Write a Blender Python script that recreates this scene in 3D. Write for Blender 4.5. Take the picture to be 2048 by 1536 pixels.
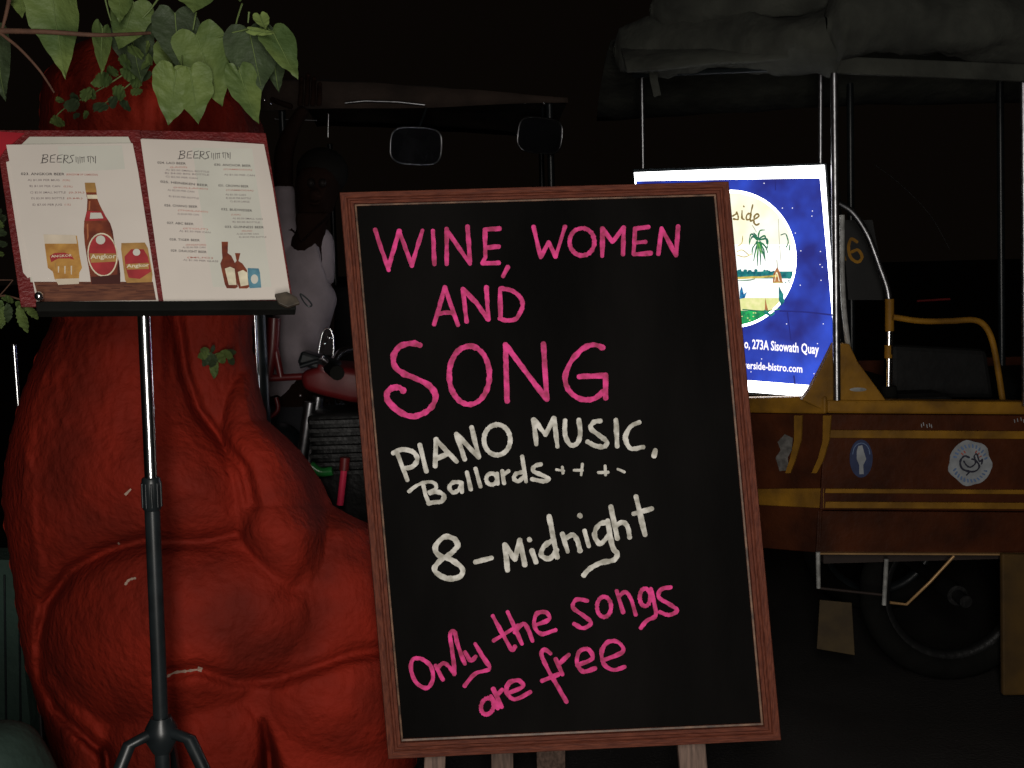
import bpy, bmesh, math, random
from mathutils import Vector, Matrix, noise
random.seed(7)
R = math.radians
for o in list(bpy.data.objects): bpy.data.objects.remove(o)
sc = bpy.context.scene
C = sc.collection

# ------------------------------------------------------------------ camera
F = 2196.0
cam = bpy.data.cameras.new('camera'); camo = bpy.data.objects.new('camera', cam); C.objects.link(camo)
camo.location = (0, 0, 1.25)
CR = Matrix.Rotation(R(84), 3, 'X') @ Matrix.Rotation(R(-1.5), 3, 'Z')
camo.rotation_euler = CR.to_euler()
cam.sensor_width = 36; cam.lens = 36 * F / 2048
cam.clip_start = 0.05; cam.clip_end = 900
sc.camera = camo
CL = Vector((0, 0, 1.25))
# ------------------------------------------------------------------ world, moonlight, area light added behind the camera
w = bpy.data.worlds.new('World'); sc.world = w; w.use_nodes = True
nt = w.node_tree; nt.nodes.clear()
sky = nt.nodes.new('ShaderNodeTexSky'); sky.sky_type = 'NISHITA'; sky.sun_disc = False
sky.sun_elevation = R(-5); sky.sun_rotation = R(200)
bg = nt.nodes.new('ShaderNodeBackground'); bg.inputs[1].default_value = 0.02
ou = nt.nodes.new('ShaderNodeOutputWorld')
glow = nt.nodes.new('ShaderNodeBackground'); glow.inputs[0].default_value = (1, .68, .48, 1); glow.inputs[1].default_value = .0022   # faint warm sky light added to lift the blacks
ad = nt.nodes.new('ShaderNodeAddShader'); nt.links.new(bg.outputs[0], ad.inputs[0]); nt.links.new(glow.outputs[0], ad.inputs[1])
nt.links.new(sky.outputs[0], bg.inputs[0]); nt.links.new(ad.outputs[0], ou.inputs[0])
sl = bpy.data.lights.new('moon', 'SUN'); sl.energy = 0.012; sl.angle = R(0.5); sl.color = (1, .95, .88)
so = bpy.data.objects.new('moon', sl); C.objects.link(so); so.rotation_euler = (R(50), 0, R(-25))
al = bpy.data.lights.new('behind_camera_light', 'AREA'); al.shape = 'RECTANGLE'; al.size = 0.26; al.size_y = 1.4  # unseen light added behind the camera so brightness fades with distance
al.energy = 33; al.color = (1, .95, .88)
ao = bpy.data.objects.new('behind_camera_light', al); C.objects.link(ao)
ao.location = (.0, -.3, 1.22)
ao.rotation_euler = (Vector((.1, 2.2, .98)) - Vector(ao.location)).to_track_quat('-Z', 'Y').to_euler()
sc.view_settings.view_transform = 'Standard'; sc.view_settings.look = 'None'
sc.view_settings.exposure = 0; sc.view_settings.gamma = 1; sc.view_settings.use_curve_mapping = False
sc.render.engine = 'CYCLES'

# ------------------------------------------------------------------ geometry helpers
def ray(px, py):
    return CR @ Vector(((px - 1024) / F, -(py - 768) / F, -1))
def G(px, py, Y):                       # the point of the place seen there, Y metres in front
    d = ray(px, py); return CL + d * (Y / d.y)
class Plane:
    def __init__(s, O, N, up=Vector((0, 0, 1))):
        s.O = Vector(O); s.N = Vector(N).normalized()
        s.U = up.cross(s.N).normalized(); s.V = s.N.cross(s.U).normalized()
    def uv(s, px, py):
        d = ray(px, py); t = (s.O - CL).dot(s.N) / d.dot(s.N); p = CL + d * t - s.O
        return Vector((p.dot(s.U), p.dot(s.V)))
    def w(s, uv, h=0): return s.O + s.U * uv[0] + s.V * uv[1] + s.N * h
    def at(s, px, py, h=0): return s.w(s.uv(px, py), h)
ORG = {}
def thing(name, label, cat, loc, group=None):
    o = bpy.data.objects.new(name, None); C.objects.link(o); o.location = loc; o.empty_display_size = .05
    o['label'] = label; o['category'] = cat
    if group: o['group'] = group
    ORG[o.name] = Vector(loc); return o
class Buf:
    def __init__(s): s.v = []; s.f = []; s.m = []; s.mats = []
    def mi(s, mat):
        if mat not in s.mats: s.mats.append(mat)
        return s.mats.index(mat)
    def add(s, vs, fs, mat=None):
        n = len(s.v); s.v += [Vector(a) for a in vs]; i = s.mi(mat)
        for f in fs: s.f.append([n + k for k in f]); s.m.append(i)
    def build(s, name, parent=None, smooth=False, label=None, bevel=0, sub=0):
        off = ORG[parent.name] if parent else Vector((0, 0, 0))
        me = bpy.data.meshes.new(name); me.from_pydata([tuple(a - off) for a in s.v], [], s.f)
        for m in s.mats: me.materials.append(m)
        for p, i in zip(me.polygons, s.m): p.material_index = i; p.use_smooth = smooth
        me.update()
        o = bpy.data.objects.new(name, me); C.objects.link(o)
        if parent: o.parent = parent
        ORG[o.name] = off
        if label: o['label'] = label
        if bevel:
            b = o.modifiers.new('bevel', 'BEVEL'); b.width = bevel; b.segments = 2; b.limit_method = 'ANGLE'
        if sub:
            b = o.modifiers.new('sub', 'SUBSURF'); b.levels = sub; b.render_levels = sub
        return o
def b_tube(b, pts, r, mat, seg=12, cap=True, closed=False):
    pts = [Vector(p) for p in pts]; n = len(pts)
    rr = r if isinstance(r, (list, tuple)) else [r] * n
    vs = []; fs = []; up = None
    for i, p in enumerate(pts):
        if closed: t = (pts[(i + 1) % n] - pts[i - 1])
        else: t = (pts[min(i + 1, n - 1)] - pts[max(i - 1, 0)])
        t.normalize()
        if up is None:
            a = Vector((0, 0, 1)) if abs(t.z) < .9 else Vector((0, 1, 0)); up = a.cross(t).normalized()
        up = (up - t * up.dot(t)).normalized(); q = t.cross(up)
        for k in range(seg):
            an = 2 * math.pi * k / seg
            vs.append(p + (up * math.cos(an) + q * math.sin(an)) * rr[i])
    for i in range(n if closed else n - 1):
        for k in range(seg):
            a = i * seg + k; c = i * seg + (k + 1) % seg; j = ((i + 1) % n) * seg
            fs.append((a, c, j + (k + 1) % seg, j + k))
    if cap and not closed:
        m_ = len(vs); vs += [v.copy() for v in vs[:seg]] + [v.copy() for v in vs[(n - 1) * seg:n * seg]]
        fs.append(tuple(range(m_, m_ + seg))[::-1]); fs.append(tuple(range(m_ + seg, m_ + 2 * seg)))
    b.add(vs, fs, mat)
def b_box(b, c, sx, sy, sz, mat, rot=None):
    vs = []
    for x in (-1, 1):
        for y in (-1, 1):
            for z in (-1, 1):
                p = Vector((x * sx / 2, y * sy / 2, z * sz / 2))
                if rot: p = rot @ p
                vs.append(Vector(c) + p)
    b.add(vs, [(0, 1, 3, 2), (4, 6, 7, 5), (0, 4, 5, 1), (2, 3, 7, 6), (0, 2, 6, 4), (1, 5, 7, 3)], mat)
def b_prism(b, pts, d, mat):             # polygon in space pushed along vector d
    n = len(pts); vs = [Vector(p) for p in pts] + [Vector(p) + Vector(d) for p in pts]
    fs = [tuple(range(n))[::-1], tuple(range(n, 2 * n))] + [(i, (i + 1) % n, n + (i + 1) % n, n + i) for i in range(n)]
    b.add(vs, fs, mat)
def b_ball(b, c, r, mat, seg=14, sc3=(1, 1, 1)):
    vs = []; fs = []; rings = seg // 2
    for i in range(rings + 1):
        th = math.pi * i / rings
        for k in range(seg):
            ph = 2 * math.pi * k / seg
            vs.append(Vector(c) + Vector((math.sin(th) * math.cos(ph) * sc3[0], math.sin(th) * math.sin(ph) * sc3[1], math.cos(th) * sc3[2])) * r)
    for i in range(rings):
        for k in range(seg):
            fs.append((i * seg + k, (i + 1) * seg + k, (i + 1) * seg + (k + 1) % seg, i * seg + (k + 1) % seg))
    b.add(vs, fs, mat)
def cr(pts, n=8, closed=False):           # Catmull-Rom through points
    P = [Vector(p) for p in pts]; m = len(P); out = []
    for i in range(m if closed else m - 1):
        if closed: a, b_, c, d = P[i - 1], P[i], P[(i + 1) % m], P[(i + 2) % m]
        else: a, b_, c, d = P[max(i - 1, 0)], P[i], P[i + 1], P[min(i + 2, m - 1)]
        for k in range(n):
            t = k / n
            out.append(.5 * ((2 * b_) + (c - a) * t + (2 * a - 5 * b_ + 4 * c - d) * t * t + (3 * b_ - a - 3 * c + d) * t ** 3))
    if not closed: out.append(P[-1])
    return out
def b_ribbon(b, pl, pix, wpx, mat, h=.0005, closed=False, smooth=True, taper=0, jit=.1, rise=.00025):
    """a brush stroke lying on a plane: uneven width, round ends"""
    if smooth and len(pix) > 2: pix = cr(pix, 7, closed)
    else:
        q = []; pix = [Vector(p) for p in pix]
        for i in range(len(pix) - 1):
            n = max(2, int((pix[i + 1] - pix[i]).length / 7))
            for k in range(n): q.append(pix[i].lerp(pix[i + 1], k / n))
        pix = q + [pix[-1]]
    uv = [pl.uv(*p) for p in pix]
    s = (pl.uv(pix[0][0] + 1, pix[0][1]) - pl.uv(*pix[0])).length
    n = len(uv); vs = []; fs = []; ph = random.random() * 99
    for i in range(n):
        t = (uv[(i + 1) % n] - uv[i - 1]) if closed else (uv[min(i + 1, n - 1)] - uv[max(i - 1, 0)])
        if t.length < 1e-9: t = Vector((1, 0))
        t.normalize(); q = Vector((-t.y, t.x))
        f = 1 + jit * 2 * noise.noise(Vector((ph, i * .35, 0)))
        if taper: f *= 1 - taper * i / n
        a = wpx * s / 2 * f
        j = jit * .9 * noise.noise(Vector((ph + 40, i * .9, 0)))
        vs += [pl.w(uv[i] + q * a * (1 + j), h + rise * i / n), pl.w(uv[i] - q * a * (1 - j), h + rise * i / n)]
    for i in range(n if closed else n - 1):
        k = (i + 1) % n; fs.append((2 * i, 2 * i + 1, 2 * k + 1, 2 * k))
    if not closed:
        for e, sg in ((0, -1), (n - 1, 1)):
            t = (uv[1] - uv[0]) if e == 0 else (uv[-1] - uv[-2])
            if t.length < 1e-9: t = Vector((1, 0))
            t.normalize(); q = Vector((-t.y, t.x)); a = (vs[2 * e] - vs[2 * e + 1]).length / 2
            ids = [2 * e]
            for k in range(1, 4):
                an = math.pi * k / 4
                vs.append(pl.w(uv[e] + q * a * math.cos(an) + t * sg * a * .85 * math.sin(an), h + rise * e / n)); ids.append(len(vs) - 1)
            ids.append(2 * e + 1); fs.append(tuple(ids))
    b.add(vs, fs, mat)
def b_poly(b, pl, pix, mat, h): b.add([pl.at(p[0], p[1], h) for p in pix], [tuple(range(len(pix)))], mat)
def b_quadp(b, pl, pix, mat, h): b_poly(b, pl, pix, mat, h)
def ell(cx, cy, rx, ry, n=28, rot=0):
    o = []
    for k in range(n):
        a = 2 * math.pi * k / n; x = rx * math.cos(a); y = ry * math.sin(a)
        o.append((cx + x * math.cos(rot) - y * math.sin(rot), cy + x * math.sin(rot) + y * math.cos(rot)))
    return o
_tc = {}
def glyphs(body, bold=0, shear=0):
    k = (body, bold, shear)
    if k in _tc: return _tc[k]
    cu = bpy.data.curves.new('t', 'FONT'); cu.body = body; cu.size = 1; cu.offset = bold; cu.shear = shear; cu.resolution_u = 2
    o = bpy.data.objects.new('t', cu); C.objects.link(o)
    dg = bpy.context.evaluated_depsgraph_get(); me = bpy.data.meshes.new_from_object(o.evaluated_get(dg))
    v = [tuple(a.co) for a in me.vertices]; f = [tuple(p.vertices) for p in me.polygons]
    bpy.data.objects.remove(o); bpy.data.meshes.remove(me); bpy.data.curves.remove(cu)
    _tc[k] = (v, f); return v, f
def b_text(b, pl, body, p0, p1, hpx, mat, h=.0004, bold=0, shear=0):
    v, f = glyphs(body, bold, shear); x0 = min(a[0] for a in v); x1 = max(a[0] for a in v)
    A = pl.uv(*p0); B = pl.uv(*p1); D = B - A; s = (pl.uv(p0[0], p0[1] - 1) - A)
    b.add([pl.w(A + D * ((a[0] - x0) / (x1 - x0)) + s * (hpx * a[1] / .72), h) for a in v], f, mat)
def skin(name, J, E, mat, parent=None, sub=2, root=None, label=None, extra=()):
    """J: {key:(point, radius or (rx, ry))}; one smooth continuous surface grown along the edges"""
    def grow(J, E, root, sub):
        ks = list(J); me = bpy.data.meshes.new('s'); me.from_pydata([tuple(J[k][0]) for k in ks], [(ks.index(a), ks.index(c)) for a, c in E], [])
        o = bpy.data.objects.new('s', me); C.objects.link(o); m = o.modifiers.new('skin', 'SKIN'); m.use_smooth_shade = True
        sv = me.skin_vertices[0].data
        for i, k in enumerate(ks):
            r = J[k][1]; sv[i].radius = r if isinstance(r, tuple) else (r, r); sv[i].use_root = (k == (root or ks[0]))
        ss = o.modifiers.new('sub', 'SUBSURF'); ss.levels = sub; ss.render_levels = sub
        dg = bpy.context.evaluated_depsgraph_get(); r = bpy.data.meshes.new_from_object(o.evaluated_get(dg))
        v = [a.co.copy() for a in r.vertices]; f = [tuple(p.vertices) for p in r.polygons]
        bpy.data.objects.remove(o); bpy.data.meshes.remove(me); bpy.data.meshes.remove(r); return v, f
    b = Buf()
    b.add(*grow(J, E, root, sub), mat)
    for (j2, e2) in extra: b.add(*grow(j2, e2, None, 1), mat)
    return b.build(name, parent, smooth=True, label=label)

# ------------------------------------------------------------------ materials
def mat(name, col, rough=.6, metal=0, var=.25, scale=14, bump=0, bscale=40, col2=None, emis=None, estr=1, coat=0, stretch=None, spec=.5, detail=6, trans=0):
    m = bpy.data.materials.new(name); m.use_nodes = True; t = m.node_tree; n = t.nodes; l = t.links
    p = n['Principled BSDF']; p.inputs['Roughness'].default_value = rough; p.inputs['Metallic'].default_value = metal
    p.inputs['Specular IOR Level'].default_value = spec; p.inputs['Coat Weight'].default_value = coat
    p.inputs['Coat Roughness'].default_value = .15; p.inputs['Transmission Weight'].default_value = trans
    tc = n.new('ShaderNodeTexCoord'); mp = n.new('ShaderNodeMapping'); l.new(tc.outputs['Object'], mp.inputs[0])
    if stretch: mp.inputs['Scale'].default_value = stretch
    nz = n.new('ShaderNodeTexNoise'); nz.inputs['Scale'].default_value = scale; nz.inputs['Detail'].default_value = detail; l.new(mp.outputs[0], nz.inputs[0])
    rp = n.new('ShaderNodeValToRGB'); rp.color_ramp.elements[0].position = .35; rp.color_ramp.elements[1].position = .68
    c = Vector(col); c2 = Vector(col2) if col2 else c * (1 - var)
    rp.color_ramp.elements[0].color = (*c2, 1); rp.color_ramp.elements[1].color = (*(c * (1 + (0 if col2 else var * .3))), 1)
    l.new(nz.outputs[0], rp.inputs[0]); l.new(rp.outputs[0], p.inputs['Base Color'])
    if emis is not None:
        l.new(rp.outputs[0], p.inputs['Emission Color']); p.inputs['Emission Strength'].default_value = estr
        p.inputs['Base Color'].default_value = (.05, .05, .05, 1)
        for k in list(p.inputs['Base Color'].links): l.remove(k)
    if bump:
        n2 = n.new('ShaderNodeTexNoise'); n2.inputs['Scale'].default_value = bscale; n2.inputs['Detail'].default_value = 8; l.new(mp.outputs[0], n2.inputs[0])
        bp = n.new('ShaderNodeBump'); bp.inputs['Strength'].default_value = bump; bp.inputs['Distance'].default_value = .01
        l.new(n2.outputs[0], bp.inputs['Height']); l.new(bp.outputs[0], p.inputs['Normal'])
    return m
M = {}
M['asphalt'] = mat('asphalt', (.032, .029, .027), .9, bump=.5, spec=.2, bscale=120, scale=3)
M['redplaster'] = mat('red_painted_plaster', (.31, .023, .011), .72, col2=(.14, .014, .008), scale=5, bump=.6, bscale=60, detail=9, spec=.1)
M['chip'] = mat('bare_plaster', (.5, .36, .28), .9, scale=60)
M['green'] = mat('green_paint', (.026, .055, .042), .8, scale=6, bump=.4)
M['wood'] = mat('brown_stained_wood', (.17, .046, .024), .65, spec=.2, col2=(.085, .022, .013), scale=26, stretch=(14, 14, 1.4), bump=.35, bscale=30)
M['woodh'] = mat('brown_stained_wood_across', (.17, .046, .024), .65, spec=.2, col2=(.085, .022, .013), scale=26, stretch=(1.4, 14, 14), bump=.35, bscale=30)
M['bead'] = mat('worn_bead_edge', (.19, .1, .055), .5, scale=50, var=.75)
M['legwood'] = mat('grey_raw_wood', (.2, .13, .1), .7, scale=20, stretch=(10, 10, 1), var=.5)
M['slate'] = mat('black_board_paint', (.0085, .0075, .007), .8, scale=3.5, col2=(.002, .0018, .0017), stretch=(1, 1, .35), bump=.08, bscale=200, spec=.06)
M['pink'] = mat('pink_liquid_chalk', (1, .06, .34), .75, col2=(.42, .028, .11), scale=70, detail=3)
M['white'] = mat('white_liquid_chalk', (.86, .83, .76), .75, col2=(.4, .38, .32), scale=70, detail=3)
M['chrome'] = mat('chrome', (.8, .8, .82), .2, 1, var=.15, scale=40)
M['dullchrome'] = mat('dull_steel', (.42, .42, .44), .34, 1, var=.4, scale=40)
M['blackmetal'] = mat('black_enamel', (.012, .016, .018), .35, scale=30, var=.4)
M['blackgloss'] = mat('gloss_black_tube', (.006, .006, .007), .15, coat=1, scale=20)
M['rubber'] = mat('black_rubber', (.01, .01, .009), .9, bump=.3, spec=.04)
M['folder'] = mat('maroon_leatherette', (.15, .014, .014), .5, scale=40, bump=.4, bscale=220, var=.35)
M['brightred'] = mat('bright_red_cover', (.34, .015, .025), .45, scale=10)
M['paper'] = mat('menu_paper', (.66, .6, .54), .6, scale=5, var=.1)
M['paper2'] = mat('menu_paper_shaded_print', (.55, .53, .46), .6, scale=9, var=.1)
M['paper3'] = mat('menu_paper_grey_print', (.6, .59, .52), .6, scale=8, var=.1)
M['ink'] = mat('dark_ink', (.06, .05, .05), .7); M['inkg'] = mat('grey_ink', (.25, .2, .2), .7); M['inkr'] = mat('red_ink', (.5, .2, .16), .7)
M['amber'] = mat('printed_amber_glass', (.24, .055, .022), .5, col2=(.12, .024, .014), scale=60)
M['beer'] = mat('printed_beer', (.54, .29, .07), .5, col2=(.36, .17, .04), scale=60)
M['foam'] = mat('printed_foam', (.7, .6, .47), .5)
M['plabel'] = mat('printed_red_label', (.38, .035, .04), .5, scale=50); M['gold'] = mat('printed_gold', (.42, .23, .07), .5, scale=60)
M['cream'] = mat('printed_cream', (.75, .68, .5), .5, scale=60)
M['table'] = mat('printed_table', (.17, .06, .03), .5, col2=(.08, .025, .015), scale=40, stretch=(1, 1, 8))
M['bcan'] = mat('printed_blue', (.06, .17, .24), .5, col2=(.12, .28, .36), scale=80)
M['leaf'] = mat('heart_leaf', (.13, .18, .045), .6, col2=(.055, .095, .025), scale=13, bump=.4, bscale=60)
M['leafd'] = mat('dark_leaf', (.045, .07, .028), .6, col2=(.03, .045, .02), scale=22, bump=.4, bscale=60)
M['leafl'] = mat('young_leaf', (.19, .26, .075), .5, scale=22)
M['clip'] = mat('dull_dark_clip', (.06, .045, .03), .6, scale=60, var=.6); M['twig'] = mat('brown_twig', (.1, .045, .025), .8, scale=60, bump=.4); M['vein'] = mat('leaf_vein', (.14, .2, .06), .6)
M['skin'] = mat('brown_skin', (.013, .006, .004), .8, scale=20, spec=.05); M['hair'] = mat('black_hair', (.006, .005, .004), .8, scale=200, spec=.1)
M['shirt'] = mat('mauve_grey_shirt', (.25, .21, .23), .9, scale=12, bump=.6, bscale=14); M['trouser'] = mat('dark_trousers', (.02, .02, .025), .9)
M['eye'] = mat('eye', (.012, .009, .008), .5, spec=.1)
M['mred'] = mat('motorcycle_red', (.12, .007, .008), .45, coat=.15); M['engine'] = mat('dark_engine_metal', (.018, .018, .018), .5, .5, bump=.4)
M['vinyl'] = mat('black_vinyl', (.015, .015, .015), .4); M['pinkred'] = mat('red_reflector_plastic', (.6, .03, .08), .3)
M['gplastic'] = mat('green_plastic', (.02, .2, .04), .3); M['lens'] = mat('headlamp_glass', (.2, .2, .22), .08, coat=1)
M['yellow'] = mat('yellow_carriage_paint', (.36, .17, .012), .6, col2=(.17, .08, .01), scale=11, bump=.2, spec=.25)
M['cred'] = mat('dark_red_carriage_paint', (.085, .021, .006), .55, col2=(.035, .010, .004), scale=8, bump=.25, spec=.15)
M['cdark'] = mat('dark_carriage_underside', (.03, .018, .014), .7)
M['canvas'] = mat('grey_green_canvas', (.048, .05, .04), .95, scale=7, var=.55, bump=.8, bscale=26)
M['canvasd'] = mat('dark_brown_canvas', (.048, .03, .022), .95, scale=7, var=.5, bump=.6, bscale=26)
M['seat'] = mat('black_leather_seat', (.012, .012, .012), .7, bump=.3, spec=.2)
M['mud'] = mat('tan_mudflap', (.085, .055, .02), .8, col2=(.05, .032, .014)); M['mudy'] = mat('worn_yellow_mudguard', (.12, .06, .006), .8, col2=(.05, .025, .004), scale=7); M['steel'] = mat('grey_painted_steel', (.4, .4, .38), .5, scale=40, var=.5)
M['wire'] = mat('brass_rod', (.5, .3, .13), .4, .3)
M['stw'] = mat('white_sticker', (.36, .38, .4), .5, scale=30, var=.3); M['stb'] = mat('blue_sticker', (.03, .045, .12), .5, scale=60)
M['stg'] = mat('faded_sticker', (.17, .16, .15), .6, scale=50, var=.5); M['stbl'] = mat('sticker_blue_print', (.16, .24, .42), .5)
M['strd'] = mat('sticker_red_print', (.4, .12, .1), .5); M['stk'] = mat('sticker_dark_print', (.03, .03, .05), .5)
M['mirror'] = mat('dark_mirror_glass', (.03, .03, .035), .1, .6)
def em(name, c, s, c2=None, scale=14): return mat(name, c, .4, emis=1, estr=s, col2=c2 or tuple(Vector(c) * .93), scale=scale, detail=3)
E_ = {}
E_['white'] = em('lit_white_border', (1, 1, 1), 8)
E_['blue'] = em('lit_blue_field', (.03, .09, .72), 1, c2=(.012, .016, .2), scale=7)
E_['fold'] = em('lit_blue_fold', (.01, .015, .2), 1)
E_['cream'] = em('lit_cream_sky', (1, .92, .55), 1.1, c2=(1, 1, .9), scale=9)
E_['pale'] = em('lit_white_river', (1, 1, .97), 1.25)
E_['text'] = em('lit_white_text', (1, .95, 1), 1.35)
E_['brown'] = em('lit_brown_script', (.25, .17, .05), 1)
E_['palm'] = em('lit_palm_green', (.03, .25, .07), 1, c2=(.01, .12, .09), scale=70)
E_['palm2'] = em('lit_palm_bright', (.2, .55, .1), 1)
E_['bank'] = em('lit_teal_bank', (.02, .28, .25), 1, c2=(.0, .1, .14), scale=90)
E_['yel'] = em('lit_yellow', (.9, .75, .2), 1, c2=(.35, .25, .03), scale=60)
E_['hut'] = em('lit_hut_brown', (.6, .25, .08), 1, c2=(.3, .1, .04), scale=120)
E_['grass'] = em('lit_grass_green', (.02, .55, .12), 1, c2=(.01, .2, .08), scale=60)
E_['lawn'] = em('lit_lawn', (.95, .9, .45), 1, c2=(.75, .8, .3), scale=60)
E_['grey'] = em('lit_grey_branch', (.45, .45, .3), 1); E_['bluebit'] = em('lit_blue_boat', (.02, .3, .55), 1, c2=(.01, .08, .25), scale=120)

# ------------------------------------------------------------------ ground
b = Buf(); n = 40
vs = []; fs = []
xs = [-400, -100, -30, -10] + [-6 + i * .4 for i in range(31)] + [10, 30, 100, 400]
ys = [-400, -100, -20, -4] + [i * .4 for i in range(-4, 26)] + [20, 60, 150, 400]
for y in ys:
    for x in xs: vs.append((x, y, .006 * noise.noise(Vector((x * 1.3, y * 1.3, 0)))))
for j in range(len(ys) - 1):
    for i in range(len(xs) - 1):
        a = j * len(xs) + i; fs.append((a, a + 1, a + len(xs) + 1, a + len(xs)))
b.add(vs, fs, M['asphalt']); g = b.build('ground', smooth=True); g['kind'] = 'structure'; g['label'] = 'dark street surface under the signs and carriages'

# ------------------------------------------------------------------ red plaster sculpture
SY = 2.28
rows = [(70, 200, 250), (84, 160, 330), (110, 120, 400), (150, 86, 460), (200, 80, 505), (260, 78, 528), (400, 74, 545), (560, 88, 525), (640, 104, 506),
        (700, 78, 505), (780, 45, 520), (840, 28, 535), (900, 14, 600), (960, 5, 642), (1010, 4, 664), (1060, 10, 760), (1150, 24, 830),
        (1250, 36, 850), (1330, 50, 850), (1440, 84, 840), (1536, 108, 830), (1700, 118, 820), (1880, 100, 830)]
def lerpt(y, k):
    if y <= rows[0][0]: return rows[0][k]
    for a, c in zip(rows, rows[1:]):
        if y <= c[0]:
            t = (y - a[0]) / (c[0] - a[0]); return a[k] + (c[k] - a[k]) * t
    return rows[-1][k]
def dpoly(x, y, P):
    best = 1e9; sg = 1
    for a, c in zip(P, P[1:]):
        ax, ay = a; dx, dy = c[0] - ax, c[1] - ay; t = max(0, min(1, ((x - ax) * dx + (y - ay) * dy) / (dx * dx + dy * dy)))
        ex, ey = x - ax - dx * t, y - ay - dy * t; d = math.hypot(ex, ey)
        if d < best: best = d; sg = 1 if dx * ey - dy * ex > 0 else -1
    return best, sg                       # sg>0: to the left of a line that runs down the picture
C1 = [(345, 560), (352, 640), (372, 740), (392, 820), (440, 885), (485, 935), (500, 1010), (498, 1090), (478, 1130)]
C2 = [(300, 1075), (215, 1100), (140, 1140), (92, 1215), (76, 1290), (80, 1360), (110, 1420), (160, 1465), (212, 1510), (235, 1560)]
C3 = [(600, 880), (640, 980), (650, 1060), (625, 1130), (575, 1185), (520, 1190)]
C4 = [(320, 1350), (400, 1338), (470, 1362), (560, 1358), (700, 1310), (760, 1300)]
C5 = [(526, 1440), (536, 1490), (545, 1600)]
C6 = [(45, 880), (60, 1000), (78, 1150), (70, 1290), (90, 1400), (130, 1560)]
def G2(x, y, cx, cy, sx, sy, rot=0):
    dx, dy = x - cx, y - cy; u = dx * math.cos(rot) + dy * math.sin(rot); v = -dx * math.sin(rot) + dy * math.cos(rot)
    return math.exp(-(u / sx) ** 2 - (v / sy) ** 2)
TP = [(760, 40), (760, 552), (352, 572), (350, 640), (366, 740), (392, 820), (440, 885), (486, 940), (502, 1010), (478, 1062), (400, 1082), (300, 1090), (215, 1112), (140, 1156), (60, 1215), (-80, 1230)]
def smax(L, k=.007):
    m = max(L); return m + k * math.log(sum(math.exp((a - m) / k) for a in L))
def dome(x, y, cx, cy, rx, ry, H, base, rot=0, p=.5):
    dx, dy = x - cx, y - cy; u = dx * math.cos(rot) + dy * math.sin(rot); v = -dx * math.sin(rot) + dy * math.cos(rot)
    q = (u / rx) ** 2 + (v / ry) ** 2
    return base + (H * (1 - q) ** p if q < 1 else -.10 * min(1, math.sqrt(q) - 1))
def feat(x, y):
    d, s = dpoly(x, y, TP)
    to = .085 * (1 - math.exp(-d / 60)) - .004 + .045 * G2(x, y, 330, 960, 200, 120) if s > 0 else -.06
    L = [0, to, dome(x, y, 318, 1268, 246, 212, .185, -.06, -.03, p=.55), dome(x, y, 548, 965, 98, 235, .135, -.025, -.2, p=.5), dome(x, y, 430, 1230, 190, 130, .07, .02, p=.8),
         dome(x, y, 700, 1230, 150, 180, .06, -.04, p=.7), dome(x, y, 690, 1400, 150, 110, .05, .0, p=.7), dome(x, y, 372, 1500, 158, 140, .06, -.005, p=.6), dome(x, y, 150, 1560, 70, 150, .05, -.01, p=.6)]
    h = smax(L)
    h -= (.028 if y < 1020 else .014) * math.exp(-((d - (0 if s > 0 else 5)) / 10) ** 2)
    dd, s2 = dpoly(x, y, C2); h -= .04 * math.exp(-(dd / 11) ** 2)
    dd, s2 = dpoly(x, y, C3); h -= .02 * math.exp(-(dd / 17) ** 2) * max(0, min(1, (x - 545) / 60))
    h += .09 * G2(x, y, 290, 200, 330, 150)
    dd, s2 = dpoly(x, y, C4); h -= .03 * math.exp(-(dd / 14) ** 2)
    dd, s2 = dpoly(x, y, C5); ww = 4 + max(0, y - 1440) * .11; h -= .24 * max(0, min(1, (y - 1425) / 80)) * math.exp(-(dd / ww) ** 2)
    dd, s2 = dpoly(x, y, C6); h += .008 * math.exp(-(dd / 16) ** 2)
    dd, s2 = dpoly(x, y, [(212, 1500), (217, 1620)]); h -= .08 * math.exp(-(dd / 9) ** 2)
    e = math.exp(-((x - lerpt(y, 1)) / 75) ** 2)
    h += .004 * noise.noise(Vector((x / 70, y / 80, 3))) + (.0022 + .009 * e) * noise.noise(Vector((x / 17, y / 30, 9))) + .0012 * noise.noise(Vector((x / 6, y / 8, 5)))
    if y < 760: h += .004 * math.exp(-((x - 330) / 40) ** 2) * math.sin(x / 5.0)
    return h
def surf(px, py, lift=0):                # front surface of the sculpture at that sight line
    l, r = lerpt(py, 1), lerpt(py, 2); c = (l + r) / 2; hw = (r - l) / 2; s = max(-1, min(1, (px - c) / hw))
    q = math.sqrt(max(0, 1 - s * s)); T = .10 + .16 * min(1, hw / 380)
    return G(px, py, SY - T * q ** .75 - feat(px, py) * min(1, q * 2) - lift)
b = Buf(); ysr = list(range(70, 1600, 5)) + [1640, 1700, 1780, 1880]; NF = 210; NB = 30; vs = []; fs = []
for y in ysr:
    l, r = lerpt(y, 1), lerpt(y, 2); c = (l + r) / 2; hw = (r - l) / 2
    wob = 5 * noise.noise(Vector((3, y / 26, 0)))
    for k in range(NF + 1): vs.append(surf(c - (hw + wob) * math.cos(math.pi * k / NF), y))
    for k in range(1, NB):
        a = math.pi * k / NB; T = .12 + .2 * min(1, hw / 380); vs.append(G(c + hw * math.cos(a), y, SY + T * math.sin(a)))
NR = NF + NB
for j in range(len(ysr) - 1):
    for k in range(NR): fs.append((j * NR + k, (j + 1) * NR + k, (j + 1) * NR + (k + 1) % NR, j * NR + (k + 1) % NR))
fs.append(tuple(range(NR)))
b.add(vs, fs, M['redplaster'])
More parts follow.
